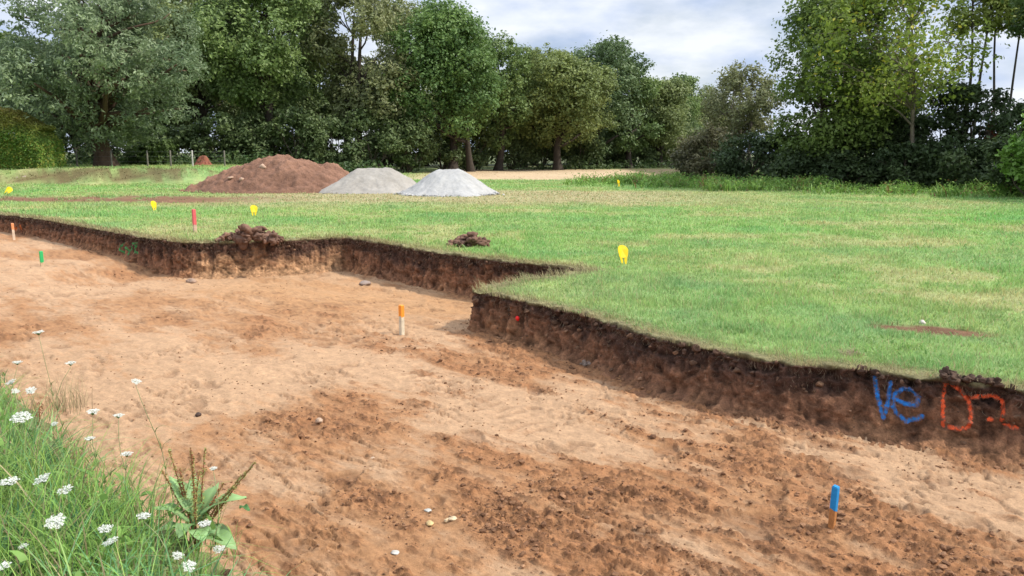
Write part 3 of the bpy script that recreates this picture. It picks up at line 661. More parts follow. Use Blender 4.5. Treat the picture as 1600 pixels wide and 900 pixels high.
def make_tree(name, label, cat, x, y, height, half, z_low, seed, cols, n=16000, leaf=0.27, trunk_r=0.35, group=None, nblob=34, stems=None, bark=(0.055, 0.044, 0.034), lean=0.0,
              flat=1.0, asp=0.6, bare=0.45, spread=0.16, droop=0.35, rb=(0.17, 0.38), twigs=0, center=None, shell=(0.68, 1.1), depth=1.0, top=0.55):
    rng = np.random.default_rng(seed); z0 = float(H(np.array([x]), np.array([y]))[0])
    root = empty(name, (x, y, z0), label, cat, group)
    cz, hz = (height + z_low) / 2, (height - z_low) / 2
    cx0 = lean
    blobs = []
    for i in range(nblob):
        d = sph(rng, 1)[0]; k = rng.uniform(0.25, 1.0) ** 0.5
        r = half * rng.uniform(*rb)
        f = 1 - top * max(d[2], 0) ** 1.5 * 0.6
        zz = rng.uniform(-1, 1); hr = math.sqrt(max(1 - abs(zz) ** (2.6 if zz < 0 else 2.0), 0.02)); az = rng.uniform(0, 6.283); k = rng.uniform(0.2, 1.0) ** 0.5
        p = np.array([cx0 + math.cos(az) * (half - r * 0.75) * k * hr, math.sin(az) * (half * depth - r * 0.75) * k * hr, cz + zz * max(hz - r * 0.75 * flat, 0.2)])
        blobs.append([*p, r])
    blobs = np.array(blobs)
    V, f, C = crown_leaves(rng, blobs, n, leaf, cols, asp, spread=spread, droop=droop, shell=shell)
    paths = []
    stems = stems or [(0.0, 0.0, trunk_r)]
    for sx, sy, sr in stems:
        topz = z_low + (height - z_low) * 0.7
        p0 = np.array([sx, sy, -0.15]); p1 = np.array([cx0 * 0.8 + sx * 0.6, sy * 0.6, topz])
        P = wiggle(p0, p1, 12, 0.02 * height, rng); t = np.linspace(0, 1, 12)
        R = sr * (1.0 - 0.78 * t) ; R[0] *= 1.55; R[1] *= 1.08
        paths.append((P, R))
    for b in blobs:
        P, R = paths[rng.integers(0, len(stems))]
        hi = b[2] - 0.55 * np.hypot(b[0], b[1]); k = int(np.clip(np.argmin(np.abs(P[:, 2] - hi)), 3, 10))
        q = wiggle(P[k], b[:3], 7, 0.05 * half, rng, 0.06 * half)
        paths.append((q, R[k] * np.linspace(0.55, 0.12, 7)))
        for j in range(twigs):
            e = b[:3] + sph(rng, 1)[0] * b[3] * rng.uniform(0.7, 1.15); m_ = rng.integers(3, 6)
            paths.append((wiggle(q[m_], e, 5, 0.08 * b[3], rng), np.linspace(max(R[k] * 0.16, 0.014), 0.008, 5)))
    tv, tf = tubes(paths)
    build('trunk', tv, tf, M['bark'], np.repeat(np.array([bark]), len(tv), 0), root)
    build('crown', V, f, M['leaf'], C, root, smooth=False)
    return root
def T(name, label, u, Y, vtop, hw, vlow, seed, cols, **kw):
    """height, half-width and lowest foliage measured in the photo at distance Y"""
    x = xat(u, Y); z0 = float(H(np.array([x]), np.array([Y]))[0])
    return make_tree(name, label, 'tree', x, Y, zat(vtop, Y) - z0, hw / F * Y, max(zat(vlow, Y) - z0, 0.3), seed, cols, **kw)
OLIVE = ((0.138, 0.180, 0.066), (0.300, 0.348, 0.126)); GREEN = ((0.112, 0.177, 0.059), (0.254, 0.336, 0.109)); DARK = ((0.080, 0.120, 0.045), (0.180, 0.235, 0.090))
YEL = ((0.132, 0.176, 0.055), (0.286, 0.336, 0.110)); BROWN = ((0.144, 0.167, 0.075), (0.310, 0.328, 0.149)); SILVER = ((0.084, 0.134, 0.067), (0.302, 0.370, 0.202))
G1 = 'broadleaved trees of the wood edge behind the field'
T('willow_tree', 'big silver green willow with a stout trunk standing right of the hedge', 168, 48, -48, 172, 232, 1, SILVER, n=40000, leaf=0.26, trunk_r=0.55, nblob=60, asp=0.40, droop=0.15, bark=(0.10, 0.065, 0.045), rb=(0.15, 0.30), spread=0.125, shell=(0.8, 1.1))
T('ash_tree', 'bright green tree at the left frame edge rising behind the hedge', -28, 56, 10, 85, 202, 2, ((0.05, 0.10, 0.02), (0.12, 0.19, 0.045)), n=21700, group=G1)
T('oak_tree', 'olive oak showing between the silver willow and the tall green oak', 318, 63, -38, 100, 212, 3, OLIVE, n=31000, group=G1)
T('oak_tree', 'tall mid green oak directly behind the top of the brown soil heap', 425, 60, -60, 112, 187, 4, GREEN, n=34100, trunk_r=0.42, group=G1)
T('oak_tree', 'brownish olive oak with two dark trunks and sky showing through the crown', 566, 62, -45, 107, 197, 5, BROWN, n=26350, stems=[(-1.4, 0, 0.34), (-0.45, 0.4, 0.36)], nblob=34, group=G1, rb=(0.16, 0.30), lean=0.7)
T('oak_tree', 'bright mid green oak rising behind the pale grey sand heaps', 692, 65, 2, 110, 230, 6, ((0.09, 0.165, 0.050), (0.21, 0.315, 0.09)), n=35650, stems=[(0.8, 0, 0.42), (2.3, 0.5, 0.3)], group=G1)
T('oak_tree', 'narrow green oak whose top makes a notch right of the bright oak', 778, 70, 52, 68, 235, 7, GREEN, n=20150, group=G1)
T('oak_tree', 'broad yellowish oak with a leaning trunk in the middle of the wood edge', 872, 72, 60, 95, 235, 8, YEL, n=34100, trunk_r=0.4, group=G1, lean=0.3)
T('oak_tree', 'dark green oak standing just right of the broad yellowish oak', 936, 78, 56, 85, 245, 9, ((0.09, 0.145, 0.065), (0.18, 0.25, 0.10)), n=27900, group=G1)
T('oak_tree', 'small green oak stepping down right of the dark green oak', 984, 80, 104, 52, 250, 10, GREEN, n=13950, group=G1)
T('oak_tree', 'low olive oak at the far right end of the wood edge', 1030, 84, 118, 63, 250, 12, OLIVE, n=17050, group=G1)
T('oak_tree', 'far green tree with a pointed top showing beside the round twiggy tree', 1058, 92, 112, 44, 248, 13, GREEN, n=12400, group=G1)
T('oak_tree', 'dark tree closing the gap behind the olive oak and the tall green oak', 372, 72, -20, 92, 222, 14, DARK, n=20150, group=G1)
T('oak_tree', 'green tree standing behind the left shoulder of the brownish oak', 486, 70, -25, 67, 197, 15, GREEN, n=18600, group=G1)
T('oak_tree', 'dark green tree seen between the brownish oak and the bright oak', 632, 76, -8, 76, 232, 16, OLIVE, n=20150, group=G1)
T('oak_tree', 'olive tree top filling the dip between narrow oak and broad yellowish oak', 818, 84, 72, 59, 247, 18, OLIVE, n=17050, group=G1)
T('oak_tree', 'dark tree behind the silver willow, its crown cut off by the frame', 225, 68, -70, 134, 222, 19, DARK, n=23250, group=G1)
T('oak_tree', 'hazy far tree low over the field in the gap left of the round tree', 1098, 100, 132, 59, 248, 21, OLIVE, n=13950, group=G1)
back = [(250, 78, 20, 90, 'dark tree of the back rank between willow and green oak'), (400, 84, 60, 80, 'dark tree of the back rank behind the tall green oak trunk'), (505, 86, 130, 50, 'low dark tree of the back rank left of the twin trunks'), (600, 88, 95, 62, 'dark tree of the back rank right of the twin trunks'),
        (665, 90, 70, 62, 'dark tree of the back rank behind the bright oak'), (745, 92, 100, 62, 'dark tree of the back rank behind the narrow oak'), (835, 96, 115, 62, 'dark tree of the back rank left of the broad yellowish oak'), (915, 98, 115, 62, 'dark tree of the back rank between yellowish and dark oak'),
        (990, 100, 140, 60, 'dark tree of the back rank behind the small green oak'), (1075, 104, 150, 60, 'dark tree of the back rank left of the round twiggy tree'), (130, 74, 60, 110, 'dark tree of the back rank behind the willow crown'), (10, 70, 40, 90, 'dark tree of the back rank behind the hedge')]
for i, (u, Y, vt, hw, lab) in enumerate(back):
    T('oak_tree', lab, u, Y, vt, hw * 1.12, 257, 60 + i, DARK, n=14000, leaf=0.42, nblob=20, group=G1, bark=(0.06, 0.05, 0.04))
# right hand thicket
T('hawthorn_tree', 'round twiggy grey green tree at the right end of the stubble field', 1150, 47, 98, 72, 225, 22, ((0.14, 0.155, 0.075), (0.28, 0.295, 0.13)), n=12000, leaf=0.17, nblob=34, twigs=6, bark=(0.16, 0.14, 0.12), stems=[(-0.6, 0, 0.14), (0.2, 0.2, 0.16), (0.9, -0.1, 0.13)], shell=(0.4, 1.1), rb=(0.2, 0.36))
T('cherry_tree', 'yellow green tree with a slim pale trunk and airy drooping leaves', 1395, 35, -75, 140, 190, 23, ((0.13, 0.20, 0.035), (0.32, 0.39, 0.07), (0.50, 0.45, 0.06)), n=9500, leaf=0.20, trunk_r=0.13, nblob=40, lean=-0.6, bark=(0.23, 0.19, 0.14), rb=(0.16, 0.30), spread=0.28, droop=0.5, twigs=4, stems=[(0.95, 0, 0.13)])
T('maple_tree', 'olive green leafy tree leaning over the left end of the thicket', 1283, 38, -30, 116, 262, 24, ((0.085, 0.14, 0.032), (0.20, 0.27, 0.065)), n=26000, leaf=0.19, trunk_r=0.18, nblob=46, twigs=5, rb=(0.18, 0.32), spread=0.24)
T('ivy_tree', 'dark ivy clad tree in the middle of the thicket behind the pale trunk', 1372, 41, 75, 70, 250, 25, DARK, n=16000, leaf=0.22, trunk_r=0.2, nblob=26, rb=(0.22, 0.36))
T('plane_tree', 'dark leaved bough reaching in from the upper right frame edge', 1664, 34, -120, 122, 100, 26, ((0.05, 0.09, 0.025), (0.12, 0.18, 0.05)), n=11000, leaf=0.21, trunk_r=0.2, nblob=28, rb=(0.18, 0.3))
GP = 'slim bare trunked poplars at the upper right'
for u, lab, sd_, top_, r_, ln in [(1487, 'leftmost slim bare poplar trunk rising out of the thicket', 27, -190, 0.10, -0.1), (1518, 'straight slim poplar trunk second from the left against the sky', 28, -200, 0.09, 0.2),
                           (1543, 'third slim poplar trunk, the darkest one against the sky', 29, -210, 0.09, 0.05), (1562, 'leaning slim poplar trunk rightmost of the four', 30, -190, 0.08, 0.7)]:
    T('poplar_tree', lab, u, 40, top_, 66, 58, sd_, ((0.20, 0.27, 0.06), (0.40, 0.44, 0.11)), n=6000, leaf=0.20, trunk_r=r_ * 0.95, nblob=22, group=GP, lean=ln, bark=(0.07, 0.06, 0.05), rb=(0.16, 0.34), spread=0.26)
def shrub(name, label, u, Y, vtop, hw, seed, cols, n=5000, leaf=0.2, group=None, vlow=None, twigs=2, depth=0.8, asp=0.6):
    x = xat(u, Y); z0 = float(H(np.array([x]), np.array([Y]))[0]); rng = np.random.default_rng(seed); hgt = zat(vtop, Y) - z0; half = hw / F * Y
    root = empty(name, (x, Y, z0), label, 'shrub', group)
    k = 14; d = sph(rng, k); r = half * rng.uniform(0.26, 0.46, k)
    B = np.stack([d[:, 0] * half * 0.72, d[:, 1] * half * depth * 0.7, hgt * 0.5 + d[:, 2] * hgt * 0.36, np.minimum(r, hgt * 0.42)], -1); B[:, 2] = np.maximum(B[:, 2], B[:, 3] * 0.6)
    V, f, C = crown_leaves(rng, B, n, leaf, cols, asp, spread=0.22)
    paths = []
    for b in B:
        q = wiggle(np.array([rng.normal(0, 0.12), rng.normal(0, 0.12), -0.1]), b[:3], 7, 0.08 * half, rng); paths.append((q, np.linspace(0.05, 0.012, 7)))
        for j in range(twigs): paths.append((wiggle(q[4], b[:3] + sph(rng, 1)[0] * b[3] * 1.05, 4, 0.05, rng), np.linspace(0.015, 0.006, 4)))
    tv, tf = tubes(paths, 5)
    build('stems', tv, tf, M['bark'], np.repeat(np.array([[0.10, 0.08, 0.06]]), len(tv), 0), root)
    build('foliage', V, f, M['leaf'], C, root, smooth=False)
    return root
GU = 'dark understorey shrubs below the wood edge'
under = [(236, 53, 222, 34, 'pale green shrub right of the willow trunk behind the fence'), (286, 57, 205, 40, 'dark shrub behind the pale fence post'), (345, 57, 190, 42, 'dark shrub behind the left slope of the brown soil heap'),
         (402, 58, 195, 40, 'dark shrub behind the peak of the brown soil heap'), (462, 58, 188, 42, 'dark shrub behind the smaller back soil heap'), (520, 59, 200, 40, 'dark shrub behind the gap between soil heap and sand heap'),
         (578, 60, 190, 40, 'dark shrub behind the flat topped sand heap'), (636, 62, 192, 40, 'dark shrub behind the dip between the two sand heaps'), (690, 66, 205, 34, 'dark shrub right behind the paler sand heap'),
         (742, 70, 200, 38, 'dark shrub at the left end of the stubble strip'), (800, 74, 212, 40, 'dark shrub over the stubble, left of the leaning trunk'), (846, 77, 215, 34, 'dark shrub over the stubble just left of the broad oak trunk'),
         (905, 78, 205, 38, 'dark shrub over the stubble right of the broad oak trunk'), (955, 82, 208, 36, 'dark shrub under the dark green oak'), (1002, 84, 200, 40, 'nearly black shrub at the right end of the stubble'), (1052, 86, 200, 40, 'black green shrub left of the round twiggy tree'),
         (1100, 88, 205, 44, 'shadowed shrub behind the round twiggy tree'), (1010, 88, 170, 40, 'tall dark shrub filling the gap under the far tree'), (330, 66, 150, 55, 'tall dark thicket shrub between willow and green oak'), (450, 68, 160, 50, 'tall dark shrub between the green oak trunk and the brownish oak'),
         (610, 72, 165, 50, 'tall dark shrub right of the twin trunks'), (730, 76, 170, 45, 'tall dark shrub behind the bright oak trunks'), (900, 84, 170, 50, 'tall dark shrub behind the broad yellowish oak'), (160, 55, 190, 60, 'dark shrub behind the willow trunk')]
for i, (u, Y, vt, hw, lab) in enumerate(under):
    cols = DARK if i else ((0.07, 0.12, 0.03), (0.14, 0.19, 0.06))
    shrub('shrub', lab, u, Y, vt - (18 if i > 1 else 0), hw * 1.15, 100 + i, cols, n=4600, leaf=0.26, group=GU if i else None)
GR = 'dark bushes of the right hand thicket'
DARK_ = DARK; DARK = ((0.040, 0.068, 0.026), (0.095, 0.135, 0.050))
rs = [(1105, 43, 200, 52, ((0.085, 0.085, 0.045), (0.17, 0.16, 0.08)), 'brown green twiggy bush overhanging the end of the stubble'), (1165, 41, 210, 50, DARK, 'dark bush at the foot of the round twiggy tree'), (1225, 40, 200, 45, DARK, 'dark bush below the left edge of the olive leafy tree'),
      (1285, 39, 190, 55, GREEN, 'mid green bush under the olive leafy tree'), (1345, 37, 190, 48, DARK, 'dark bush just left of the slim pale trunk'), (1405, 37.5, 170, 50, DARK, 'dark bush behind the slim pale trunk'), (1466, 36, 118, 58, DARK, 'tall black green bush right of the slim pale trunk'),
      (1524, 35, 92, 50, DARK, 'tallest dark bush below the bare poplar trunks'), (1580, 33, 150, 55, DARK, 'dark bush near the right frame edge behind the light shrub'), (1500, 33, 215, 60, DARK, 'low dark bush in front of the tallest bush'), (1420, 34, 225, 50, DARK, 'low dark bush at the foot of the slim pale trunk'),
      (1590, 29, 205, 60, DARK, 'low dark bush at the right frame edge'), (1250, 38, 235, 60, DARK, 'low dark bush at the left foot of the thicket'), (1330, 36, 240, 55, DARK, 'low dark bush between olive tree and pale trunk')]
for i, (u, Y, vt, hw, cols, lab) in enumerate(rs):
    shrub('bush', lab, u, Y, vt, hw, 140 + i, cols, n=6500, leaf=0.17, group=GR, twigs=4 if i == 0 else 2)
shrub('maple_shrub', 'light green large leaved shrub at the right frame edge', 1612, 27, 140, 52, 160, ((0.09, 0.19, 0.03), (0.20, 0.32, 0.06)), n=3800, leaf=0.17)
shrub('copper_shrub', 'small reddish brown leaved shrub among the dark bushes', 1541, 34, 152, 13, 161, ((0.16, 0.045, 0.02), (0.25, 0.08, 0.03)), n=260, leaf=0.14)
# two unseen trees added beyond the right edge to cast shade on the thicket
make_tree('oak_tree', 'unseen oak added outside the right edge of the picture to shade the thicket', 'tree', 31.5, 25.5, 15, 5.5, 1.5, 41, GREEN, n=21700, group=G1)
make_tree('oak_tree', 'second unseen oak added outside the right edge of the picture to shade the thicket', 'tree', 38.0, 33, 16, 6.0, 2.0, 42, OLIVE, n=21700, group=G1)

# ------------------------------------------------------------------ hedge and fence
def make_hedge():
    rng = np.random.default_rng(51); Y0 = 44.0; x1 = xat(84, Y0); x0 = x1 - 11; n = 80000
    z0 = float(H(np.array([x1 - 3]), np.array([Y0]))[0]); hgt = zat(168, Y0) - z0; dep = 2.4
    root = empty('hedge', (x1 - 5.5, Y0, z0), 'tall clipped hedge, green below and yellowish brown on top, at the left edge', 'hedge')
    a = rng.uniform(0, 1, n); side = rng.uniform(0, 1, n)
    x = rng.uniform(-5.5, 5.5, n); y = np.where(side < 0.6, -dep / 2, rng.uniform(-dep / 2, dep / 2, n)); z = np.where(side < 0.6, rng.uniform(0, hgt, n), hgt)
    e = side > 0.88; x = np.where(e, 5.5, x); y = np.where(e, rng.uniform(-dep / 2, dep / 2, n), y); z = np.where(e, rng.uniform(0, hgt, n), z)
    top = hgt - 1.0 * sstep(x, 2.6, 5.4) - 0.15 * noise(x * 0.8, y * 0 + 3, seed=6); z = z * top / hgt
    r = 0.5; sh = sstep(z, top - 1.1, top); y = y * (1 - 0.45 * sh * (y < 0)); x = x - 0.6 * sh * (x > 5.2)
    P = np.stack([x, y, z], -1); P += rng.normal(size=(n, 3)) * 0.05 + 0.06 * fbm(x * 1.5, z * 1.5, y, oct=3, seed=61)[:, None] * np.array([0.3, -1, 0.3])
    k = sstep(z / hgt + 0.25 * fbm(x * 0.9, z * 0.9, oct=3, seed=65), 0.45, 0.85)[:, None]
    c = lerp(np.array([0.12, 0.215, 0.030]), np.array([0.26, 0.215, 0.05]), k) * rng.uniform(0.65, 1.35, (n, 1)); c = np.where(rng.uniform(0, 1, (n, 1)) < 0.25, np.array([0.27, 0.29, 0.05]), c)
    nr = np.stack([(x > 5) * 0.8, -0.7 + 0 * y, 0.5 + 0 * z], -1) + rng.normal(size=(n, 3)) * 0.6; nr /= np.linalg.norm(nr, axis=1)[:, None]
    V, f, C = leaf_quads(P, nr, 0.12 * rng.uniform(0.6, 1.4, n), c, rng)
    build('foliage', V, f, M['leaf'], C, root, smooth=False)
    paths = [(wiggle(np.array([q, 0, -0.1]), np.array([q + rng.normal(0, .3), 0.1, hgt * 0.62]), 6, 0.1, rng), np.linspace(0.07, 0.03, 6)) for q in np.arange(-5, 4.6, 0.8)]
    tv, tf = tubes(paths, 6); build('stems', tv, tf, M['bark'], np.repeat(np.array([[0.10, 0.08, 0.06]]), len(tv), 0), root)
make_hedge()
def make_fence():
    us = [88, 122, 176, 232, 268, 302, 352]; Ys = [46.5, 46.6, 46.8, 47.2, 47.6, 48, 48.5]
    pts = [np.array([xat(u, Y), Y]) for u, Y in zip(us, Ys)]
    root = empty('wire_fence', (pts[0][0], pts[0][1], float(H(pts[0][0:1], pts[0][1:2])[0])), 'low post and wire fence running below the willow to the soil heap', 'fence')
    o = np.array(root.location)
    tops = []
    for i, p in enumerate(pts):
        z = float(H(p[0:1], p[1:2])[0]); b = np.array([p[0], p[1], z]) - o; h = 0.95
        v, f = tubes([(np.array([b + (0, 0, -0.1), b + (0, 0, h * 0.5), b + (0.01, 0, h)]), [0.055, 0.05, 0.048])], 8)
        c = (0.42, 0.40, 0.36) if us[i] in (302,) else (0.15, 0.135, 0.11)
        build('post', v, f, M['wood'], np.repeat(np.array([c]), len(v), 0), root); tops.append(b)
    paths = [(np.array([b + (0, -0.05, hh) for b in tops]), np.full(len(tops), 0.003)) for hh in (0.3, 0.6, 0.88)]
    v, f = tubes(paths, 5); build('wire', v, f, M['wire'], None, root)
make_fence()

# ------------------------------------------------------------------ heaps
def heap(name, label, cx, cy, rx, ry, hgt, plateau, seed, mat_, cols, rough, group=None, skew=0.0, slope_pow=1.0, sharp=0.0, rz=0.0, stones=0):
    rng = np.random.default_rng(seed); n = 150
    g = np.linspace(-1.25, 1.25, n); X, Y_ = np.meshgrid(g * rx, g * ry)
    wob = 1 + 0.16 * fbm(X / rx * 1.6 + seed, Y_ / ry * 1.6, oct=3, seed=seed)
    px = plateau * rx
    dx = np.maximum(np.abs(X - skew * rx) - px, 0) / (rx - px); dx = np.where(X < skew * rx - px, dx * (1 / (1 + skew) if skew else 1), dx)
    d = np.hypot(dx, Y_ / ry) * wob
    z = np.clip(1 - d, -0.08, 1) ** slope_pow if slope_pow == 1.0 else np.sign(1 - d) * np.abs(np.clip(1 - d, -0.08, 1)) ** slope_pow
    th = np.arctan2(Y_ / ry, X / rx); gul = fbm(th * 5.5 + seed, d * 0.7, oct=4, seed=seed + 5, gain=0.6)
    z = z + 0.05 * gul * np.clip(d, 0, 1) * np.clip((1.05 - d) * 3, 0, 1)
    foot = 0.10 * np.exp(-((d - 0.98) / 0.12) ** 2) * 0.6
    z = hgt * (z * (1 - sharp * 0.0) + foot * 0.5)
    kk = 0.10 * hgt; cap = hgt * (0.98 + 0.03 * fbm(X * 1.2, Y_ * 1.2, oct=2, seed=seed + 1))
    z = -kk * np.logaddexp(-z * 1.03 / kk, -cap / kk)
    z = np.where(z > 0, z * (0.86 + 0.14 * np.clip(z / hgt, 0, 1) ** 0.5), z)
    f1 = fbm(X * 1.1, Y_ * 1.1, oct=3, seed=seed + 2); f2 = fbm(X * 5, Y_ * 5, oct=4, seed=seed + 3, gain=0.6)
    z = z + rough * (f1 * 0.10 + f2 * 0.10) * sstep(z / hgt, 0.0, 0.15)
    z0 = float(H(np.array([cx]), np.array([cy]))[0])
    z = np.where(d > 1.07, -0.12, z)
    t = (0.5 + 0.45 * f2 + 0.35 * f1 + 0.22 * gul)[..., None]
    c = lerp(np.array(cols[0]), np.array(cols[1]), np.clip(t, 0, 1))
    root = tag(build(name, np.stack([X, Y_, z], -1).reshape(-1, 3), grid_faces(n, n), mat_, c.reshape(-1, 3)), label, 'heap', group)
    root.location = (cx, cy, z0); root.rotation_euler = (0, 0, rz)
    return root, (X, Y_, z)
SOILC = ((0.150, 0.078, 0.050), (0.275, 0.150, 0.098)); SANDC = ((0.47, 0.445, 0.40), (0.60, 0.575, 0.53))
Yh = 32.5
def ux(u0, u1, Y): return (xat(u0, Y) + xat(u1, Y)) / 2, (xat(u1, Y) - xat(u0, Y)) / 2
cx, rx = ux(292, 552, Yh); big_heap, G_ = heap('soil_heap', 'large heap of reddish brown soil with a few stones on it', cx, Yh + 0.6, rx * 1.02, 2.4, zat(241, Yh + 0.6), 0.10, 71, M['heap'], SOILC, 1.5, skew=0.10, slope_pow=0.85)
cx, rx = ux(432, 562, 35.5); heap('soil_heap', 'smaller brown soil heap behind the right shoulder of the large heap', cx, 35.8, rx * 1.1, 2.0, zat(250, 35.8), 0.15, 72, M['heap'], SOILC, 1.2, slope_pow=0.9)
Yh = 32.0
cx, rx = ux(498, 658, Yh); heap('sand_heap', 'flat topped grey sand heap beside the brown soil heap', cx, Yh + 0.4, rx * 1.0, 2.05, zat(259, Yh + 0.4), 0.30, 73, M['sand'], ((0.27, 0.245, 0.208), (0.36, 0.332, 0.29)), 0.35, skew=0.07)
Yh = 30.2
cx, rx = ux(624, 776, Yh); heap('sand_heap', 'paler pointed grey sand heap, the right one of the two', cx, Yh + 0.3, rx * 1.02, 2.0, zat(262, Yh + 0.3), 0.20, 74, M['sand'], ((0.31, 0.302, 0.284), (0.41, 0.402, 0.382)), 0.35)
heap('rubble_heap', 'small red brown rubble heap beyond the fence left of the soil heap', xat(318, 52), 52, 0.6, 0.6, zat(242, 52) - float(H(np.array([xat(318, 52)]), np.array([52.0]))[0]), 0.3, 75, M['heap'], ((0.20, 0.07, 0.045), (0.28, 0.11, 0.07)), 0.7)
def spill():
    rng = np.random.default_rng(77); n = 1500; P, S_, C_ = [], [], []
    for (u0, u1, Yc, ry, col) in ((498, 658, 32.4, 2.0, (0.36, 0.33, 0.28)), (624, 776, 30.5, 2.0, (0.40, 0.39, 0.37)), (292, 552, 33.1, 2.4, (0.24, 0.13, 0.085))):
        c, r = ux(u0, u1, Yc); a = rng.uniform(math.pi * 0.95, math.pi * 2.05, n // 3); k = 0.90 + np.abs(rng.normal(0, 0.10, n // 3))
        x = c + np.cos(a) * r * k; y = Yc + np.sin(a) * ry * k; sz = 0.018 + 0.03 * rng.pareto(2.5, n // 3).clip(0, 2.5)
        P.append(np.stack([x, y, H(x, y) + sz * 0.3], -1)); S_.append(sz); C_.append(np.array(col) * rng.uniform(0.7, 1.25, (n // 3, 1)))
    V, f, C = lumps(np.concatenate(P), np.concatenate(S_), np.concatenate(C_), rng, ICO1, 0.7, 0.5, 78)
    tag(build('gravel_spill', V, f, M['clod'], C, smooth=False), 'gravel and soil crumbs spilled around the feet of the heaps', 'gravel', kind='stuff')
spill()
# spoil clods tipped on the grass
def clod_heap(name, label, pts, cat='clods', cols=((0.11, 0.062, 0.042), (0.22, 0.125, 0.085)), seed=80, base=ICO3, flat=0.75, group=None, m='clod'):
    rng = np.random.default_rng(seed); P = np.array(pts, float); o = P[:, :3].mean(0); o[2] = P[:, 2].min()
    c = lerp(np.array(cols[0]), np.array(cols[1]), rng.uniform(0, 1, (len(P), 1)))
    V, f, C = lumps(P[:, :3] - o, P[:, 3], c, rng, base, flat, 0.75, seed)
    ob = tag(build(name, V, f, M[m], C, smooth=True), label, cat, group); ob.location = tuple(o); return ob
def clod_pts(u0, u1, v, top, seed, n, z=0.0):
    rng = np.random.default_rng(seed); a, b = at(u0, v, z), at(u1, v, z); w = b[0] - a[0]; Y = a[1]; res = []
    hmax = zat(top, Y)
    for i in range(n):
        t = rng.uniform(0, 1); env = math.sin(math.pi * min(max(t, 0.06), 0.94)) ** 0.7; r = hmax * rng.uniform(0.12, 0.34) * (0.5 + 0.5 * env)
        res.append((a[0] + t * w, Y + rng.normal(0, hmax * 0.5), z + rng.uniform(0.05, max(0.06, hmax * env - r * 0.4)) * rng.uniform(0.3, 1.0), r))
    return res
cp = clod_pts(346, 442, 377, 349, 81, 60); cp += [(p[0] + 0.0, p[1], 0.02, 0.06) for p in cp[::3]]
clod_heap('clod_heap', 'heap of dark clods on the turf at the edge of the far pit', cp, seed=82, group=None)
clod_heap('clod_heap', 'small dark clod heap on the grass right of the far pit', clod_pts(703, 766, 385, 360, 83, 50), seed=84)
tp = []
rng = np.random.default_rng(85)
for i in range(46):
    t = rng.uniform(0, 1); p = at(1468 + 92 * t, 596 + 7 * t, 0); r = rng.uniform(0.016, 0.034) * (1.15 - 0.4 * t)
    tp.append((p[0] + rng.normal(0, .008), p[1] + rng.normal(0, .018), rng.uniform(0.012, 0.062 - 0.028 * t), r))
clod_heap('turf_slab', 'dark overturned slab of turf lying on the edge above the orange letters', tp, cat='turf', seed=86, cols=((0.045, 0.028, 0.02), (0.10, 0.06, 0.04)))
fp = []
for i in range(60):                                   # lumps fallen to the foot of the near bank
    t = rng.uniform(0, 1); p = at(905 + 95 * t, 566 + 18 * t, FLOOR); r = rng.uniform(0.012, 0.04)
    fp.append((p[0] + rng.normal(0, .03), p[1] + rng.normal(0, .05), FLOOR + r * 0.4, r))
clod_heap('clod_heap', 'grey brown crumbled clods fallen at the foot of the near bank', fp, seed=87, base=ICO2, cols=((0.16, 0.11, 0.085), (0.28, 0.21, 0.16)))

# stones
def stone(u, v, z, size, col, label, seed, flat=0.6, group=None):
    rng = np.random.default_rng(seed); p = at(u, v, z)
    if z < -0.3: p[2] = floor_z(p[0], p[1])
    V, f, C = lumps(np.zeros((1, 3)), np.array([size]), np.array([col]), rng, ICO3, flat, 0.28, seed)
    o = tag(build('stone', V, f, M['stone'], C), label, 'stone', group); o.location = (p[0], p[1], p[2] + size * flat * 0.45); return o
stone(672, 820, FLOOR, 0.020, (0.55, 0.40, 0.19), 'small yellowish stone in the foreground, left of a matching pair', 901)
stone(699, 818, FLOOR, 0.018, (0.60, 0.45, 0.27), 'small beige stone, middle of the yellowish row in the foreground', 902)
stone(708, 817, FLOOR, 0.022, (0.56, 0.43, 0.27), 'small beige stone touching the middle one on the foreground clay', 903)
stone(617, 864, FLOOR, 0.024, (0.50, 0.46, 0.40), 'white flat stone near the bottom centre of the trench floor', 904, 0.4)
stone(669, 801, FLOOR, 0.026, (0.44, 0.43, 0.38), 'flat greyish white chip lying alone on pale clay', 905, 0.3)
stone(872, 791, FLOOR, 0.016, (0.58, 0.43, 0.26), 'tan pebble at the border of the dark loose soil', 906)
stone(570, 429, FLOOR, 0.11, (0.30, 0.23, 0.19), 'grey stone at the foot of the far pit corner', 907, 0.5)
stone(980, 570, FLOOR, 0.065, (0.34, 0.29, 0.25), 'pale grey stone at the foot of the near bank', 908, 0.8)
stone(966, 574, FLOOR, 0.04, (0.22, 0.17, 0.15), 'smaller dark stone beside the pale grey one under the bank', 909, 0.7)
stone(499, 661, FLOOR, 0.032, (0.46, 0.32, 0.22), 'pale stone half sunk in a hollow of the clay', 910, 0.5)
stone(310, 648, FLOOR, 0.024, (0.075, 0.05, 0.04), 'dark brown stone lying above the dock plant', 911, 0.7)
stone(298, 425, FLOOR, 0.10, (0.36, 0.25, 0.18), 'beige stone at the left end of the far pit wall', 912, 0.4)
stone(1441, 506, 0.0, 0.028, (0.62, 0.55, 0.48), 'white stone on the bare soil patch in the lawn', 913, 0.7)
stone(38, 284, 0.05, 0.5, (0.36, 0.28, 0.22), 'rounded pale boulder in the grass at the far left', 914, 0.45)
stone(444, 294, 0.1, 0.24, (0.52, 0.38, 0.27), 'pale boulder at the front foot of the large soil heap', 915, 0.7)
stone(582, 712, FLOOR, 0.012, (0.5, 0.36, 0.25), 'tiny pebble on the smooth clay at centre left', 916)
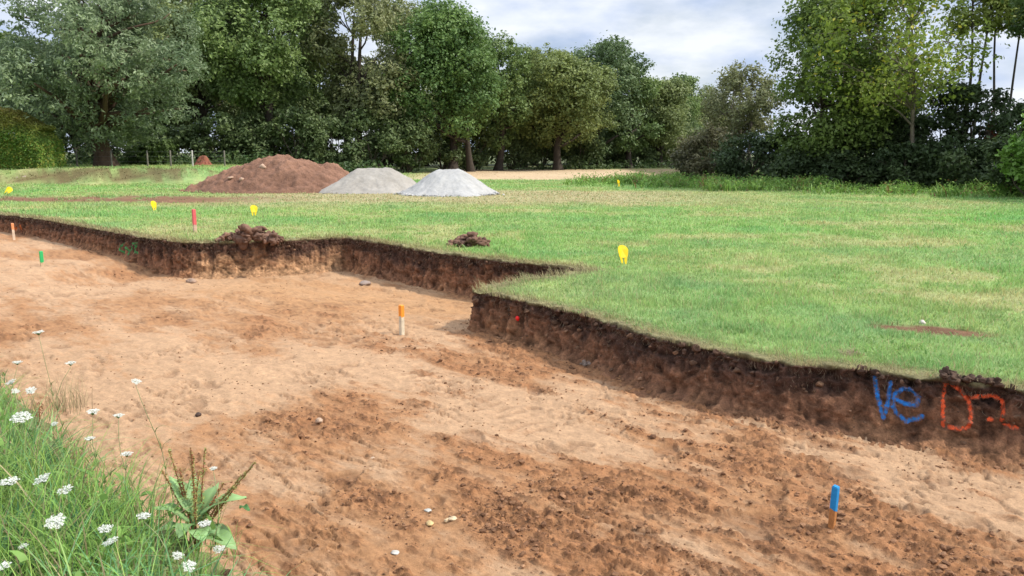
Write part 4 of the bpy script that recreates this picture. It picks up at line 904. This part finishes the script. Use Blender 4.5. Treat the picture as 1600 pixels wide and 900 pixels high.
def heap_stone(u, fy, size, seed, label):
    X, Y_, Z = G_; x = xat(u, 32.2) - big_heap.location.x; j = np.argmin(np.abs(X[0] - x)); i = np.argmin(np.abs(Y_[:, 0] - fy))
    V, f, C = lumps(np.zeros((1, 3)), np.array([size]), np.array([(0.50, 0.34, 0.24)]), np.random.default_rng(seed), ICO2, 0.7, 0.3, seed)
    o = tag(build('stone', V, f, M['stone'], C), label, 'stone'); o.location = (X[0, j] + big_heap.location.x, Y_[i, 0] + big_heap.location.y, float(Z[i, j]) + size * 0.15)
heap_stone(414, -1.0, 0.13, 921, 'pale stone high on the face of the large soil heap')
heap_stone(366, -1.3, 0.11, 922, 'pale stone on the lower left face of the large soil heap')
heap_stone(386, -1.5, 0.10, 923, 'pale stone low in the middle of the large soil heap')
heap_stone(318, -0.6, 0.10, 924, 'stone near the left toe of the large soil heap')

# ------------------------------------------------------------------ survey stakes
def stake(u, v, z, h, w, paint_h, pcol, wcol, label, lean=(0, 0), rz=0.3, point=False):
    p = at(u, v, z)
    if z < -0.3: p[2] = floor_z(p[0], p[1])
    root = empty('survey_stake', p, label, 'stake', 'painted survey stakes', rz)
    root.rotation_euler = (lean[1], lean[0], rz)
    def prism(z0, z1, a, bev, rough_edge=0.0, cap=True, seed=0):
        rng = np.random.default_rng(seed); n = 8; c = a * 0.82
        ring = np.array([(a, -c), (a, c), (c, a), (-c, a), (-a, c), (-a, -c), (-c, -a), (c, -a)]) * 0.5
        zs = [z0, z0 + (z1 - z0) * 0.35, z0 + (z1 - z0) * 0.7, z1 - bev, z1]; sc = [1, 1, 1, 1, 0.86]
        V = []
        for k, (zz, s_) in enumerate(zip(zs, sc)):
            for q in ring:
                V.append((q[0] * s_, q[1] * s_, zz + (rng.uniform(-1, 1) * rough_edge if k == 0 else rng.uniform(-1, 1) * 0.003 * (k == 4))))
        V = np.array(V); f = grid_faces(5, 8, True)
        V = np.vstack([V, [0, 0, z1 + 0.001]]); m = len(V) - 1
        t = np.stack([32 + np.arange(8), 32 + (np.arange(8) + 1) % 8, np.full(8, m)], -1)
        return V, [f, t]
    v, f = prism(-0.12, h - 0.004, w * 0.95, 0.004, seed=1)
    build('post', v, f, M['wood'], np.repeat(np.array([wcol]), len(v), 0), root, smooth=False)
    v, f = prism(h - paint_h, h, w, 0.008, 0.014, seed=int(u))
    build('painted_top', v, f, M['paint'], np.repeat(np.array([pcol]), len(v), 0), root, smooth=False)
    return root
stake(1299, 829, FLOOR, 0.222, 0.033, 0.135, (0.010, 0.22, 0.50), (0.42, 0.18, 0.060), 'short wooden stake with a bright blue top in the right foreground', lean=(0.07, 0), rz=0.75)
stake(628, 520, FLOOR, 0.345, 0.050, 0.135, (0.85, 0.28, 0.03), (0.62, 0.54, 0.40), 'pale wooden stake with an orange top left of the near bank corner', rz=0.8)
stake(66, 414, FLOOR, 0.29, 0.058, 0.20, (0.03, 0.42, 0.12), (0.55, 0.40, 0.25), 'short stake with a green top on the far left trench floor', rz=0.7)
stake(22, 374, FLOOR, 0.40, 0.055, 0.16, (0.80, 0.30, 0.12), (0.66, 0.52, 0.38), 'stake with a faded orange top in front of the far left bank', rz=0.6)
stake(305, 363, 0.0, 0.47, 0.066, 0.32, (0.66, 0.11, 0.12), (0.60, 0.40, 0.30), 'stake with a long pinkish red top standing in the grass', rz=0.7)

# ------------------------------------------------------------------ yellow marker tags
def marker_proto():
    root = empty('marker_tag', (0, 0, 0), '-', 'marker', 'yellow plastic marker tags in the grass')
    t = np.linspace(0, math.pi, 15); th = 0.007
    out = [(0.094 * math.cos(a), 0.190 + 0.085 * math.sin(a)) for a in t] + [(-0.075, 0.10), (-0.062, 0.085)] + [(0.062, 0.085), (0.075, 0.10)]
    def plate(name, pts, bend=0.02):
        P = np.array(pts); n = len(P); c = P.mean(0); V = []
        for side in (-1, 1):
            for k in (1.0,):
                for p in P: V.append((p[0], side * th / 2 - bend * (p[0] / 0.09) ** 2, p[1]))
            V.append((c[0], side * th / 2, c[1]))
        V = np.array(V); i = np.arange(n); j = (i + 1) % n; m = n + 1
        tri = np.concatenate([np.stack([i, j, np.full(n, n)], -1), np.stack([m + j, m + i, np.full(n, m + n)], -1)])
        q = np.stack([i, m + i, m + j, j], -1)
        return build(name, V, [q, tri], M['plastic'], None, root, smooth=False)
    plate('plate', out)
    for s in (-1, 1):
        plate('prong', [(s * 0.066, 0.0855), (s * 0.020, 0.0855), (s * 0.016, 0.03), (s * 0.030, -0.06), (s * 0.044, 0.0)][::(-1 if s > 0 else 1)])
    return root
mk = marker_proto()
marks = [(975, 413, 0, 1.0, (-0.30, 0.03, 0.55), 'large yellow marker tag in the grass behind the near bank corner'), (397, 338, 0, 1.0, (-0.25, 0.10, 0.7), 'yellow orange marker tag in the grass behind the clod heap'),
         (242, 329, 0, 1.0, (-0.2, -0.05, 1.15), 'yellow marker tag seen almost edge on, left of the red stake'), (9, 303, 0, 1.15, (-0.3, 0.75, 0.6), 'tilted yellow marker tag at the far left edge'),
         (967, 292, 0, 1.25, (-0.2, 0, 1.0), 'tiny far yellow marker tag among the green weeds')]
for i, (u, v, z, sc, rot, lab) in enumerate(marks):
    o = mk if i == 0 else copy_tree(mk)
    p = at(u, v, z); o.location = (float(p[0]), float(p[1]), float(H(p[0:1], p[1:2])[0]) + 0.01); o.rotation_euler = rot; o.scale = (sc,) * 3; o['label'] = lab
# red headed pin in the near bank
def red_pin():
    k = np.argmin(np.hypot(*(BANK_P - at(806, 470)[:2]).T)); j = 6 + 17
    p = BANK_V[k, j]; nr = BANK_N[k]
    root = empty('survey_pin', p, 'small round red headed pin pushed into the face of the near bank', 'pin')
    root.rotation_euler = (math.radians(90), 0, math.atan2(nr[1], nr[0]) + math.pi / 2)
    zs = np.array([(-0.05, 0.003), (0.018, 0.003), (0.022, 0.003)]); v, f = tubes([(np.stack([0 * zs[:, 0], 0 * zs[:, 0], zs[:, 0]], -1), zs[:, 1])], 8)
    build('shaft', v, f, M['wire'], None, root)
    prof = [(0.012, 0.020), (0.018, 0.029), (0.026, 0.029), (0.034, 0.022), (0.037, 0.010)]
    v, f = tubes([(np.array([(0, 0, a) for a, b in prof]), [b for a, b in prof])], 18)
    build('head', v, f, M['paint'], np.repeat(np.array([(0.85, 0.015, 0.012)]), len(v), 0), root)
red_pin()

# ------------------------------------------------------------------ wild carrot, dock and other verge plants
def umbel_mesh(rng, w, closed=0.0):
    """flat white umbel: umbellets of tiny florets on green rays"""
    parts = []; w *= 0.70; k = int(14 + w * 130); paths = []
    ga = 2.39996
    for i in range(k):
        rr = math.sqrt((i + 0.5) / k) * w * 0.5; a = i * ga + rng.normal(0, 0.12); cx_, cy_ = rr * math.cos(a), rr * math.sin(a)
        cz = w * 0.05 * (1 - (2 * rr / w) ** 2) + rng.normal(0, w * 0.018)
        m = 9; ur = w * 0.5 / math.sqrt(k) * 1.05
        b = np.arange(m) * ga; q = np.sqrt((np.arange(m) + 0.5) / m) * ur
        P = np.stack([cx_ + q * np.cos(b), cy_ + q * np.sin(b), cz + rng.normal(0, 0.0012, m)], -1)
        nr = np.stack([rng.normal(0, 0.35, m), rng.normal(0, 0.35, m), np.ones(m)], -1); nr /= np.linalg.norm(nr, axis=1)[:, None]
        c = np.array([0.72, 0.73, 0.66]) * rng.uniform(0.82, 1.05, (m, 1))
        parts.append(leaf_quads(P, nr, np.full(m, ur * 0.95) * rng.uniform(0.7, 1.2, m), c, rng, 0.9))
        paths.append((np.array([(0, 0, -w * 0.34), (cx_ * 0.5, cy_ * 0.5, -w * 0.13), (cx_, cy_, cz - 0.001)]), [0.0011, 0.0009, 0.0007]))
    tv, tf = tubes(paths, 4); parts.append((tv, tf, np.repeat(np.array([[0.20, 0.29, 0.10]]), len(tv), 0)))
    return merge(parts)
carrots = [ # u, v of the head, its width in metres, height above the verge, tilt, label
    (33, 652, 0.105, 0.46, (0.35, 0.15), 'largest white umbel flower, upper left of the verge'), (145, 643, 0.072, 0.50, (0.05, 0.1), 'flat white umbel standing out against the clay beside a greenish one'),
    (14, 752, 0.085, 0.44, (0.08, 0.05), 'broad flat white umbel at the left frame edge, middle height'), (66, 748, 0.078, 0.44, (0.25, -0.25), 'tilted white umbel right of the broad one at the left edge'),
    (101, 766, 0.068, 0.42, (0.30, -0.1), 'domed white umbel in the middle of the verge grass'), (87, 815, 0.078, 0.42, (0.45, 0.2), 'white umbel with a notched top above the bluish grass tuft'),
    (16, 597, 0.068, 0.44, (0.3, -0.3), 'white umbel near the left edge at the top of the verge'), (48, 610, 0.066, 0.42, (0.45, 0.2), 'loose white umbel at the top right of the verge grass'),
    (27, 566, 0.070, 0.45, (0.0, 0.05), 'thin edge on white umbel at the very top of the verge'), (110, 567, 0.062, 0.62, (0.0, 0.0), 'edge on white umbel on a tall stalk alone against the clay'),
    (213, 596, 0.055, 0.60, (0.2, 0.35), 'small nodding white umbel on the farthest reaching stalk'), (185, 649, 0.060, 0.48, (0.0, 0.05), 'thin greenish white umbel right of the flat one against the clay'),
    (85, 662, 0.036, 0.42, (0.4, 0.0), 'small round white umbel right of the largest flower'), (24, 611, 0.052, 0.38, (0.3, 0.5), 'small slanting white umbel below the one at the top left'), 
    (140, 685, 0.052, 0.42, (0.1, 0.0), 'faint greenish umbel below the flat one against the clay'), (198, 709, 0.062, 0.40, (0.05, 0.0), 'pale greenish flat umbel over the soil above the two leaved weed'),
    (333, 732, 0.036, 0.50, (0.1, 0.0), 'small white umbel right of the dock seed spikes'), (165, 826, 0.060, 0.40, (0.15, 0.1), 'faded white umbel in the centre of the lower grass'),
    (172, 846, 0.066, 0.38, (0.05, -0.2), 'long edge on greenish umbel in the lower grass'), (224, 806, 0.058, 0.42, (0.05, 0.1), 'edge on white umbel left of the dock leaves'),
    (36, 853, 0.036, 0.38, (0.1, 0.0), 'small white umbel low at the left in the bluish grass'), (6, 884, 0.050, 0.36, (0.2, 0.1), 'white umbel in the bottom left corner'),
    (295, 884, 0.056, 0.32, (0.4, 0.35), 'white umbel at the bottom edge under the dock plant'), (278, 868, 0.046, 0.34, (0.2, 0.4), 'slanting white umbel just above the one at the bottom edge'),
    (342, 858, 0.054, 0.22, (0.25, 0.1), 'whitish umbel below the right dock leaf'), (320, 818, 0.052, 0.34, (0.2, 0.1), 'white umbel in front of the dock stems'),
    (60, 519, 0.080, 0.55, (0.05, 0.0), 'hazy greenish white umbel highest on the left, over the clay')]
def verge_carrots():
    GC = 'white wild carrot flowers on the verge'
    for i, (u, v, w, hz, tilt, lab) in enumerate(carrots):
        rng = np.random.default_rng(600 + i)
        p = at(u, v, hz)
        # the foot stands on the verge: slide towards the camera side if the head leans out over the trench
        q = p[:2].copy()
        dirn = np.array([-0.678, -0.735])
        step = 0
        while in_poly(np.array([q[0]]), np.array([q[1]]))[0] and step < 14: q += dirn * 0.05; step += 1
        q += rng.normal(0, 0.03, 2)
        z0 = 0.0 if not in_poly(q[0:1], q[1:2])[0] else -0.12
        root = empty('wild_carrot', (q[0], q[1], z0), lab, 'flower', GC)
        hd = np.array([p[0] - q[0], p[1] - q[1], hz - z0])
        V, f, C = umbel_mesh(rng, w)
        ax, ay = tilt; ca, sa = math.cos(ax), math.sin(ax)
        y2, z2 = V[:, 1] * ca - V[:, 2] * sa, V[:, 1] * sa + V[:, 2] * ca; V = np.stack([V[:, 0], y2, z2], -1)
        cb, sb = math.cos(ay), math.sin(ay); x2, z2 = V[:, 0] * cb + V[:, 2] * sb, -V[:, 0] * sb + V[:, 2] * cb; V = np.stack([x2, V[:, 1], z2], -1)
        build('umbel', V + hd, f, M['petal'], C, root, smooth=False)
        neck = hd + np.array([0, 0, -w * 0.34])
        neck = hd + np.array([-sb * 0.34 * w, sa * 0.34 * w, -w * 0.34 * ca])
        P = wiggle(np.array([0, 0, -0.03]), neck, 9, 0.035, rng); paths = [(P, np.linspace(0.0022, 0.0013, 9))]
        tv, tf = tubes(paths, 5)
        build('stem', tv, tf, M['stem'], np.repeat(np.array([[0.27, 0.28, 0.13]]), len(tv), 0), root)
        # feathery leaves along the stalk
        m = 26; k = rng.integers(1, 6, m); az = rng.uniform(0, 6.28, m)
        V, f, C = blades(P[k], rng.uniform(0.03, 0.09, m), np.full(m, 0.003), az, rng.uniform(0.8, 1.3, m), 3, np.tile([[0.10, 0.18, 0.05]], (m, 1)), np.tile([[0.14, 0.24, 0.07]], (m, 1)))
        build('foliage', V, f, M['grass'], C, root)
verge_carrots()
def broad_leaf(P0, az, elev, L, W, col, bend=0.6, rng=None):
    n = 10; m = 5; t = np.linspace(0, 1, n); d = np.array([math.cos(az), math.sin(az)])
    e = elev - bend * t; dx = np.cumsum(np.cos(e)) / n * L; dz = np.cumsum(np.sin(e)) / n * L
    w = W * np.sin(np.clip(t * 0.96 + 0.04, 0, 1) * math.pi) ** 0.75 * (1 - 0.25 * t); w[-1] = 0.001
    s = np.linspace(-1, 1, m); V = []; C = []
    for i in range(n):
        for j in s:
            side = j * w[i] / 2; up = abs(j) * w[i] * 0.16 + 0.006 * math.sin(9 * t[i] + 3 * j)
            V.append(P0 + np.array([d[0] * dx[i] - d[1] * side, d[1] * dx[i] + d[0] * side, dz[i] + up])); C.append(np.array(col) * (1.25 if abs(j) < 0.1 else 1) * (0.9 + 0.2 * t[i]))
    return np.array(V), grid_faces(n, m), np.array(C)
def dock():
    rng = np.random.default_rng(700); b = at(306, 852, -0.02)
    root = empty('dock_plant', b, 'broad leaved dock with reddish seed spikes at the right end of the verge', 'plant')
    def tgt(u, v, dy=0.0):
        Y = b[1] + dy; return np.array([xat(u, Y) - b[0], dy, zat(v, Y) - b[2]])
    stems = [((298, 700), 0.0), ((300, 712), 0.03), ((263, 700), 0.06), ((250, 735), 0.02), ((320, 700), 0.08), ((398, 722), 0.02), ((384, 735), 0.06), ((362, 760), 0.0), ((345, 755), 0.05), ((278, 732), 0.05), ((310, 735), -0.03)]
    for i, ((u, v), dy) in enumerate(stems):
        e = tgt(u, v, dy); P = wiggle(np.array([rng.normal(0, .015), rng.normal(0, .015), -0.04]), e, 12, 0.012, rng, 0.0)
        P[:, 0] = np.linspace(0, 1, 12) ** 1.35 * e[0]
        tv, tf = tubes([(P, np.linspace(0.0042, 0.0016, 12))], 6)
        st = build('stem', tv, tf, M['stem'], np.repeat(np.array([[0.30, 0.10, 0.055]]), len(tv), 0), root)
        k = 220; t = 1 - rng.uniform(0, 0.58, k) ** 1.1; q = np.stack([np.interp(t, np.linspace(0, 1, 12), P[:, c]) for c in range(3)], -1)
        q += rng.normal(size=(k, 3)) * np.array([0.006, 0.006, 0.004]) * (1.25 - t)[:, None] * 1.6
        nr = sph(rng, k); red = i in (0, 3, 8, 9)
        c = lerp(np.array([0.27, 0.29, 0.10]), np.array([0.30, 0.115, 0.055]), np.clip(rng.normal(0.6 if red else 0.2, 0.3, (k, 1)), 0, 1)) * rng.uniform(1.0, 1.8, (k, 1))
        V, f, C = leaf_quads(q, nr, rng.uniform(0.006, 0.011, k), c, rng, 0.8); build('seed_spike', V, f, M['leaf'], C, st, smooth=False)
    lv = [(a_, e_ + 0.15, l_ * 0.95, w_ * 1.15) for a_, e_, l_, w_ in [(3.4, 0.9, 0.19, 0.075), (0.1, 0.55, 0.24, 0.085), (-0.35, 0.15, 0.22, 0.09), (2.6, 1.1, 0.22, 0.07), (1.2, 1.0, 0.22, 0.075), (-1.0, 0.3, 0.18, 0.08), (-1.6, 0.5, 0.15, 0.07), (0.5, 1.0, 0.20, 0.06), (3.9, 0.45, 0.16, 0.07), (-0.1, -0.1, 0.20, 0.085), (1.9, 1.25, 0.26, 0.07)]]
    for i, (az, el, L, W) in enumerate(lv):
        c = np.array([0.27, 0.43, 0.18]) * rng.uniform(0.7, 1.2); 
        V, f, C = broad_leaf(np.array([0.01 * math.cos(az), 0.01 * math.sin(az), 0.03 + 0.10 * rng.uniform()]), az, el, L, W, c, rng.uniform(0.5, 1.1)); build('leaf', V, f, M['leaf'], C, root)
    V, f, C = broad_leaf(tgt(366, 792, 0.02), -0.15, 0.05, 0.055, 0.038, (0.09, 0.21, 0.07), 0.5); build('leaf', V, f, M['leaf'], C, root)
dock()
def small_weed():
    b = at(206, 792, -0.03); root = empty('dock_seedling', b, 'small two leaved green weed at the grass edge left of the dock', 'plant')
    for az, el, L, W in [(2.5, 1.0, 0.10, 0.05), (0.15, 0.75, 0.12, 0.042)]:
        V, f, C = broad_leaf(np.array([0, 0, 0.02]), az, el, L, W, (0.15, 0.28, 0.07), 0.7); build('leaf', V, f, M['leaf'], C, root)
    tv, tf = tubes([(np.array([(0, 0, -0.03), (0.002, 0, 0.0), (0, 0, 0.03)]), [0.003, 0.003, 0.002])], 5); build('stem', tv, tf, M['stem'], np.repeat(np.array([[0.2, 0.12, 0.06]]), len(tv), 0), root)
small_weed()
def tuft(name, label, u, v, z, n, h, col, seed, spread=0.04, lean=(0.2, 0.9), w=0.004, cat='grass tuft'):
    rng = np.random.default_rng(seed); b = at(u, v, z); c = np.array(col) * rng.uniform(0.7, 1.25, (n, 1))
    P = np.stack([rng.normal(0, spread, n), rng.normal(0, spread, n), np.full(n, -0.01)], -1)
    V, f, C = blades(P, h * rng.uniform(0.5, 1.1, n), np.full(n, w), rng.uniform(0, 6.28, n), rng.uniform(*lean, n), 5, c * 0.8, c * 1.1)
    o = tag(build(name, V, f, M['grass'], C), label, cat); o.location = tuple(b); return o
tuft('dead_grass', 'tuft of dead straw coloured grass on the turf edge left of the blue letters', 1325, 554, 0.0, 160, 0.08, (0.42, 0.33, 0.22), 801, 0.05, (0.6, 1.3))
tuft('dry_grass', 'pale dry grass tuft at the upper edge of the verge', 100, 640, 0.0, 120, 0.24, (0.45, 0.36, 0.20), 802, 0.07, (0.1, 0.7), 0.003)
tuft('dead_weed', 'withered pinkish brown weed at the right side of the verge grass', 100, 716, 0.0, 150, 0.15, (0.34, 0.19, 0.14), 803, 0.05, (0.3, 1.2), 0.003)
tuft('blue_grass', 'tuft of broad bluish green blades in the bottom left corner', 70, 905, 0.0, 170, 0.34, (0.095, 0.215, 0.105), 804, 0.09, (0.2, 1.1), 0.009)
def red_stalk():
    rng = np.random.default_rng(810); b = at(68, 715, 0.0); root = empty('dock_stalk', b, 'single reddish dock stalk among the upper verge grass', 'plant')
    P = wiggle(np.zeros(3), np.array([0.01, 0, 0.30]), 8, 0.01, rng); tv, tf = tubes([(P, np.linspace(0.004, 0.002, 8))], 6); build('stem', tv, tf, M['stem'], np.repeat(np.array([[0.26, 0.09, 0.045]]), len(tv), 0), root)
    k = 160; t = rng.uniform(0.35, 1, k); q = np.stack([np.interp(t, np.linspace(0, 1, 8), P[:, c]) for c in range(3)], -1) + rng.normal(size=(k, 3)) * 0.008
    V, f, C = leaf_quads(q, sph(rng, k), rng.uniform(0.006, 0.012, k), np.array([[0.30, 0.11, 0.05]]) * rng.uniform(0.6, 1.3, (k, 1)), rng, 0.8); build('seed_spike', V, f, M['leaf'], C, root, smooth=False)
red_stalk()
# ------------------------------------------------------------------ bracken and weeds along the far edge of the field
def weeds():
    rng = np.random.default_rng(820); n = 85000
    y = rng.uniform(19, 47, n); x = rng.uniform(-3, 26, n)
    e1 = sstep(x, 2.0, 6.5) * sstep(y, 35, 39) * (1 - sstep(y, 43.0, 45.2)) * (1 - sstep(x, 18, 24)) * 1.0
    yl = 34.5 - 0.72 * np.maximum(x - 7, 0)                                   # the weed belt swings nearer towards the right
    e2 = sstep(x, 4.5, 9) * sstep(y - yl + 2.5 * fbm(x * 0.5, y * 0.5, oct=3, seed=5), -1.0, 3.0)
    cl = fbm(x * 0.7, y * 0.7, oct=3, seed=831); p = np.clip(np.maximum(e1, e2) * (0.45 + 1.1 * cl), 0, 1)
    k = rng.uniform(0, 1, n) < p; x, y, cl = x[k], y[k], cl[k]; n = len(x)
    h = (0.20 + 0.40 * sstep(cl, -0.2, 0.5)) * rng.uniform(0.4, 1.25, n)
    P = np.stack([x, y, H(x, y)], -1)
    g = lerp(np.array([0.14, 0.28, 0.05]), np.array([0.25, 0.38, 0.075]), rng.uniform(0, 1, (n, 1))) * rng.uniform(0.7, 1.25, (n, 1)); g = np.where(rng.uniform(0, 1, (n, 1)) < 0.06, np.array([0.28, 0.15, 0.07]), g)
    parts = [blades(P, h, np.full(n, 0.05) * rng.uniform(0.6, 1.5, n), rng.uniform(0, 6.28, n), rng.uniform(0.4, 1.2, n), 3, g * 0.7, g * 1.1, 0.7)]
    i = np.repeat(np.arange(n), 3); m = len(i); q = P[i] + np.stack([rng.normal(0, 0.09, m), rng.normal(0, 0.09, m), h[i] * rng.uniform(0.35, 0.95, m)], -1)
    nr = rng.normal(size=(m, 3)) * 0.6 + np.array([0, -0.2, 0.8]); nr /= np.linalg.norm(nr, axis=1)[:, None]
    parts.append(leaf_quads(q, nr, rng.uniform(0.05, 0.13, m), g[i] * rng.uniform(0.8, 1.2, (m, 1)), rng, 0.5))
    V, f, C = merge(parts); tag(build('bracken', V, f, M['leaf'], C, smooth=False), 'bright green bracken and weeds along the far edge of the field', 'weeds', kind='stuff')
weeds()
def wood_floor():
    rng = np.random.default_rng(840); n = 16000
    u = rng.uniform(-0.75, 0.3, n); Y = rng.uniform(52, 84, n); x = u * Y; yb = 53 + 30 * sstep(x, -14, 16); k = (np.abs(Y - yb) < 4.5) & ~((x > -9) & (Y < 72 + 0.1 * x)); x, y = x[k], Y[k]; n = len(x)
    g = lerp(np.array([0.04, 0.08, 0.025]), np.array([0.11, 0.16, 0.05]), rng.uniform(0, 1, (n, 1)))
    h = rng.uniform(0.3, 1.1, n); i = np.repeat(np.arange(n), 3); m = len(i)
    q = np.stack([x[i] + rng.normal(0, .3, m), y[i] + rng.normal(0, .3, m), H(x, y)[i] + h[i] * rng.uniform(0.05, 1, m)], -1); nr = rng.normal(size=(m, 3)) * 0.6 + np.array([0, -0.3, 0.6]); nr /= np.linalg.norm(nr, axis=1)[:, None]
    V, f, C = leaf_quads(q, nr, rng.uniform(0.15, 0.34, m), g[i], rng, 0.6); tag(build('undergrowth', V, f, M['leaf'], C, smooth=False), 'low brambles and nettles at the foot of the wood edge', 'undergrowth', kind='stuff')
wood_floor()
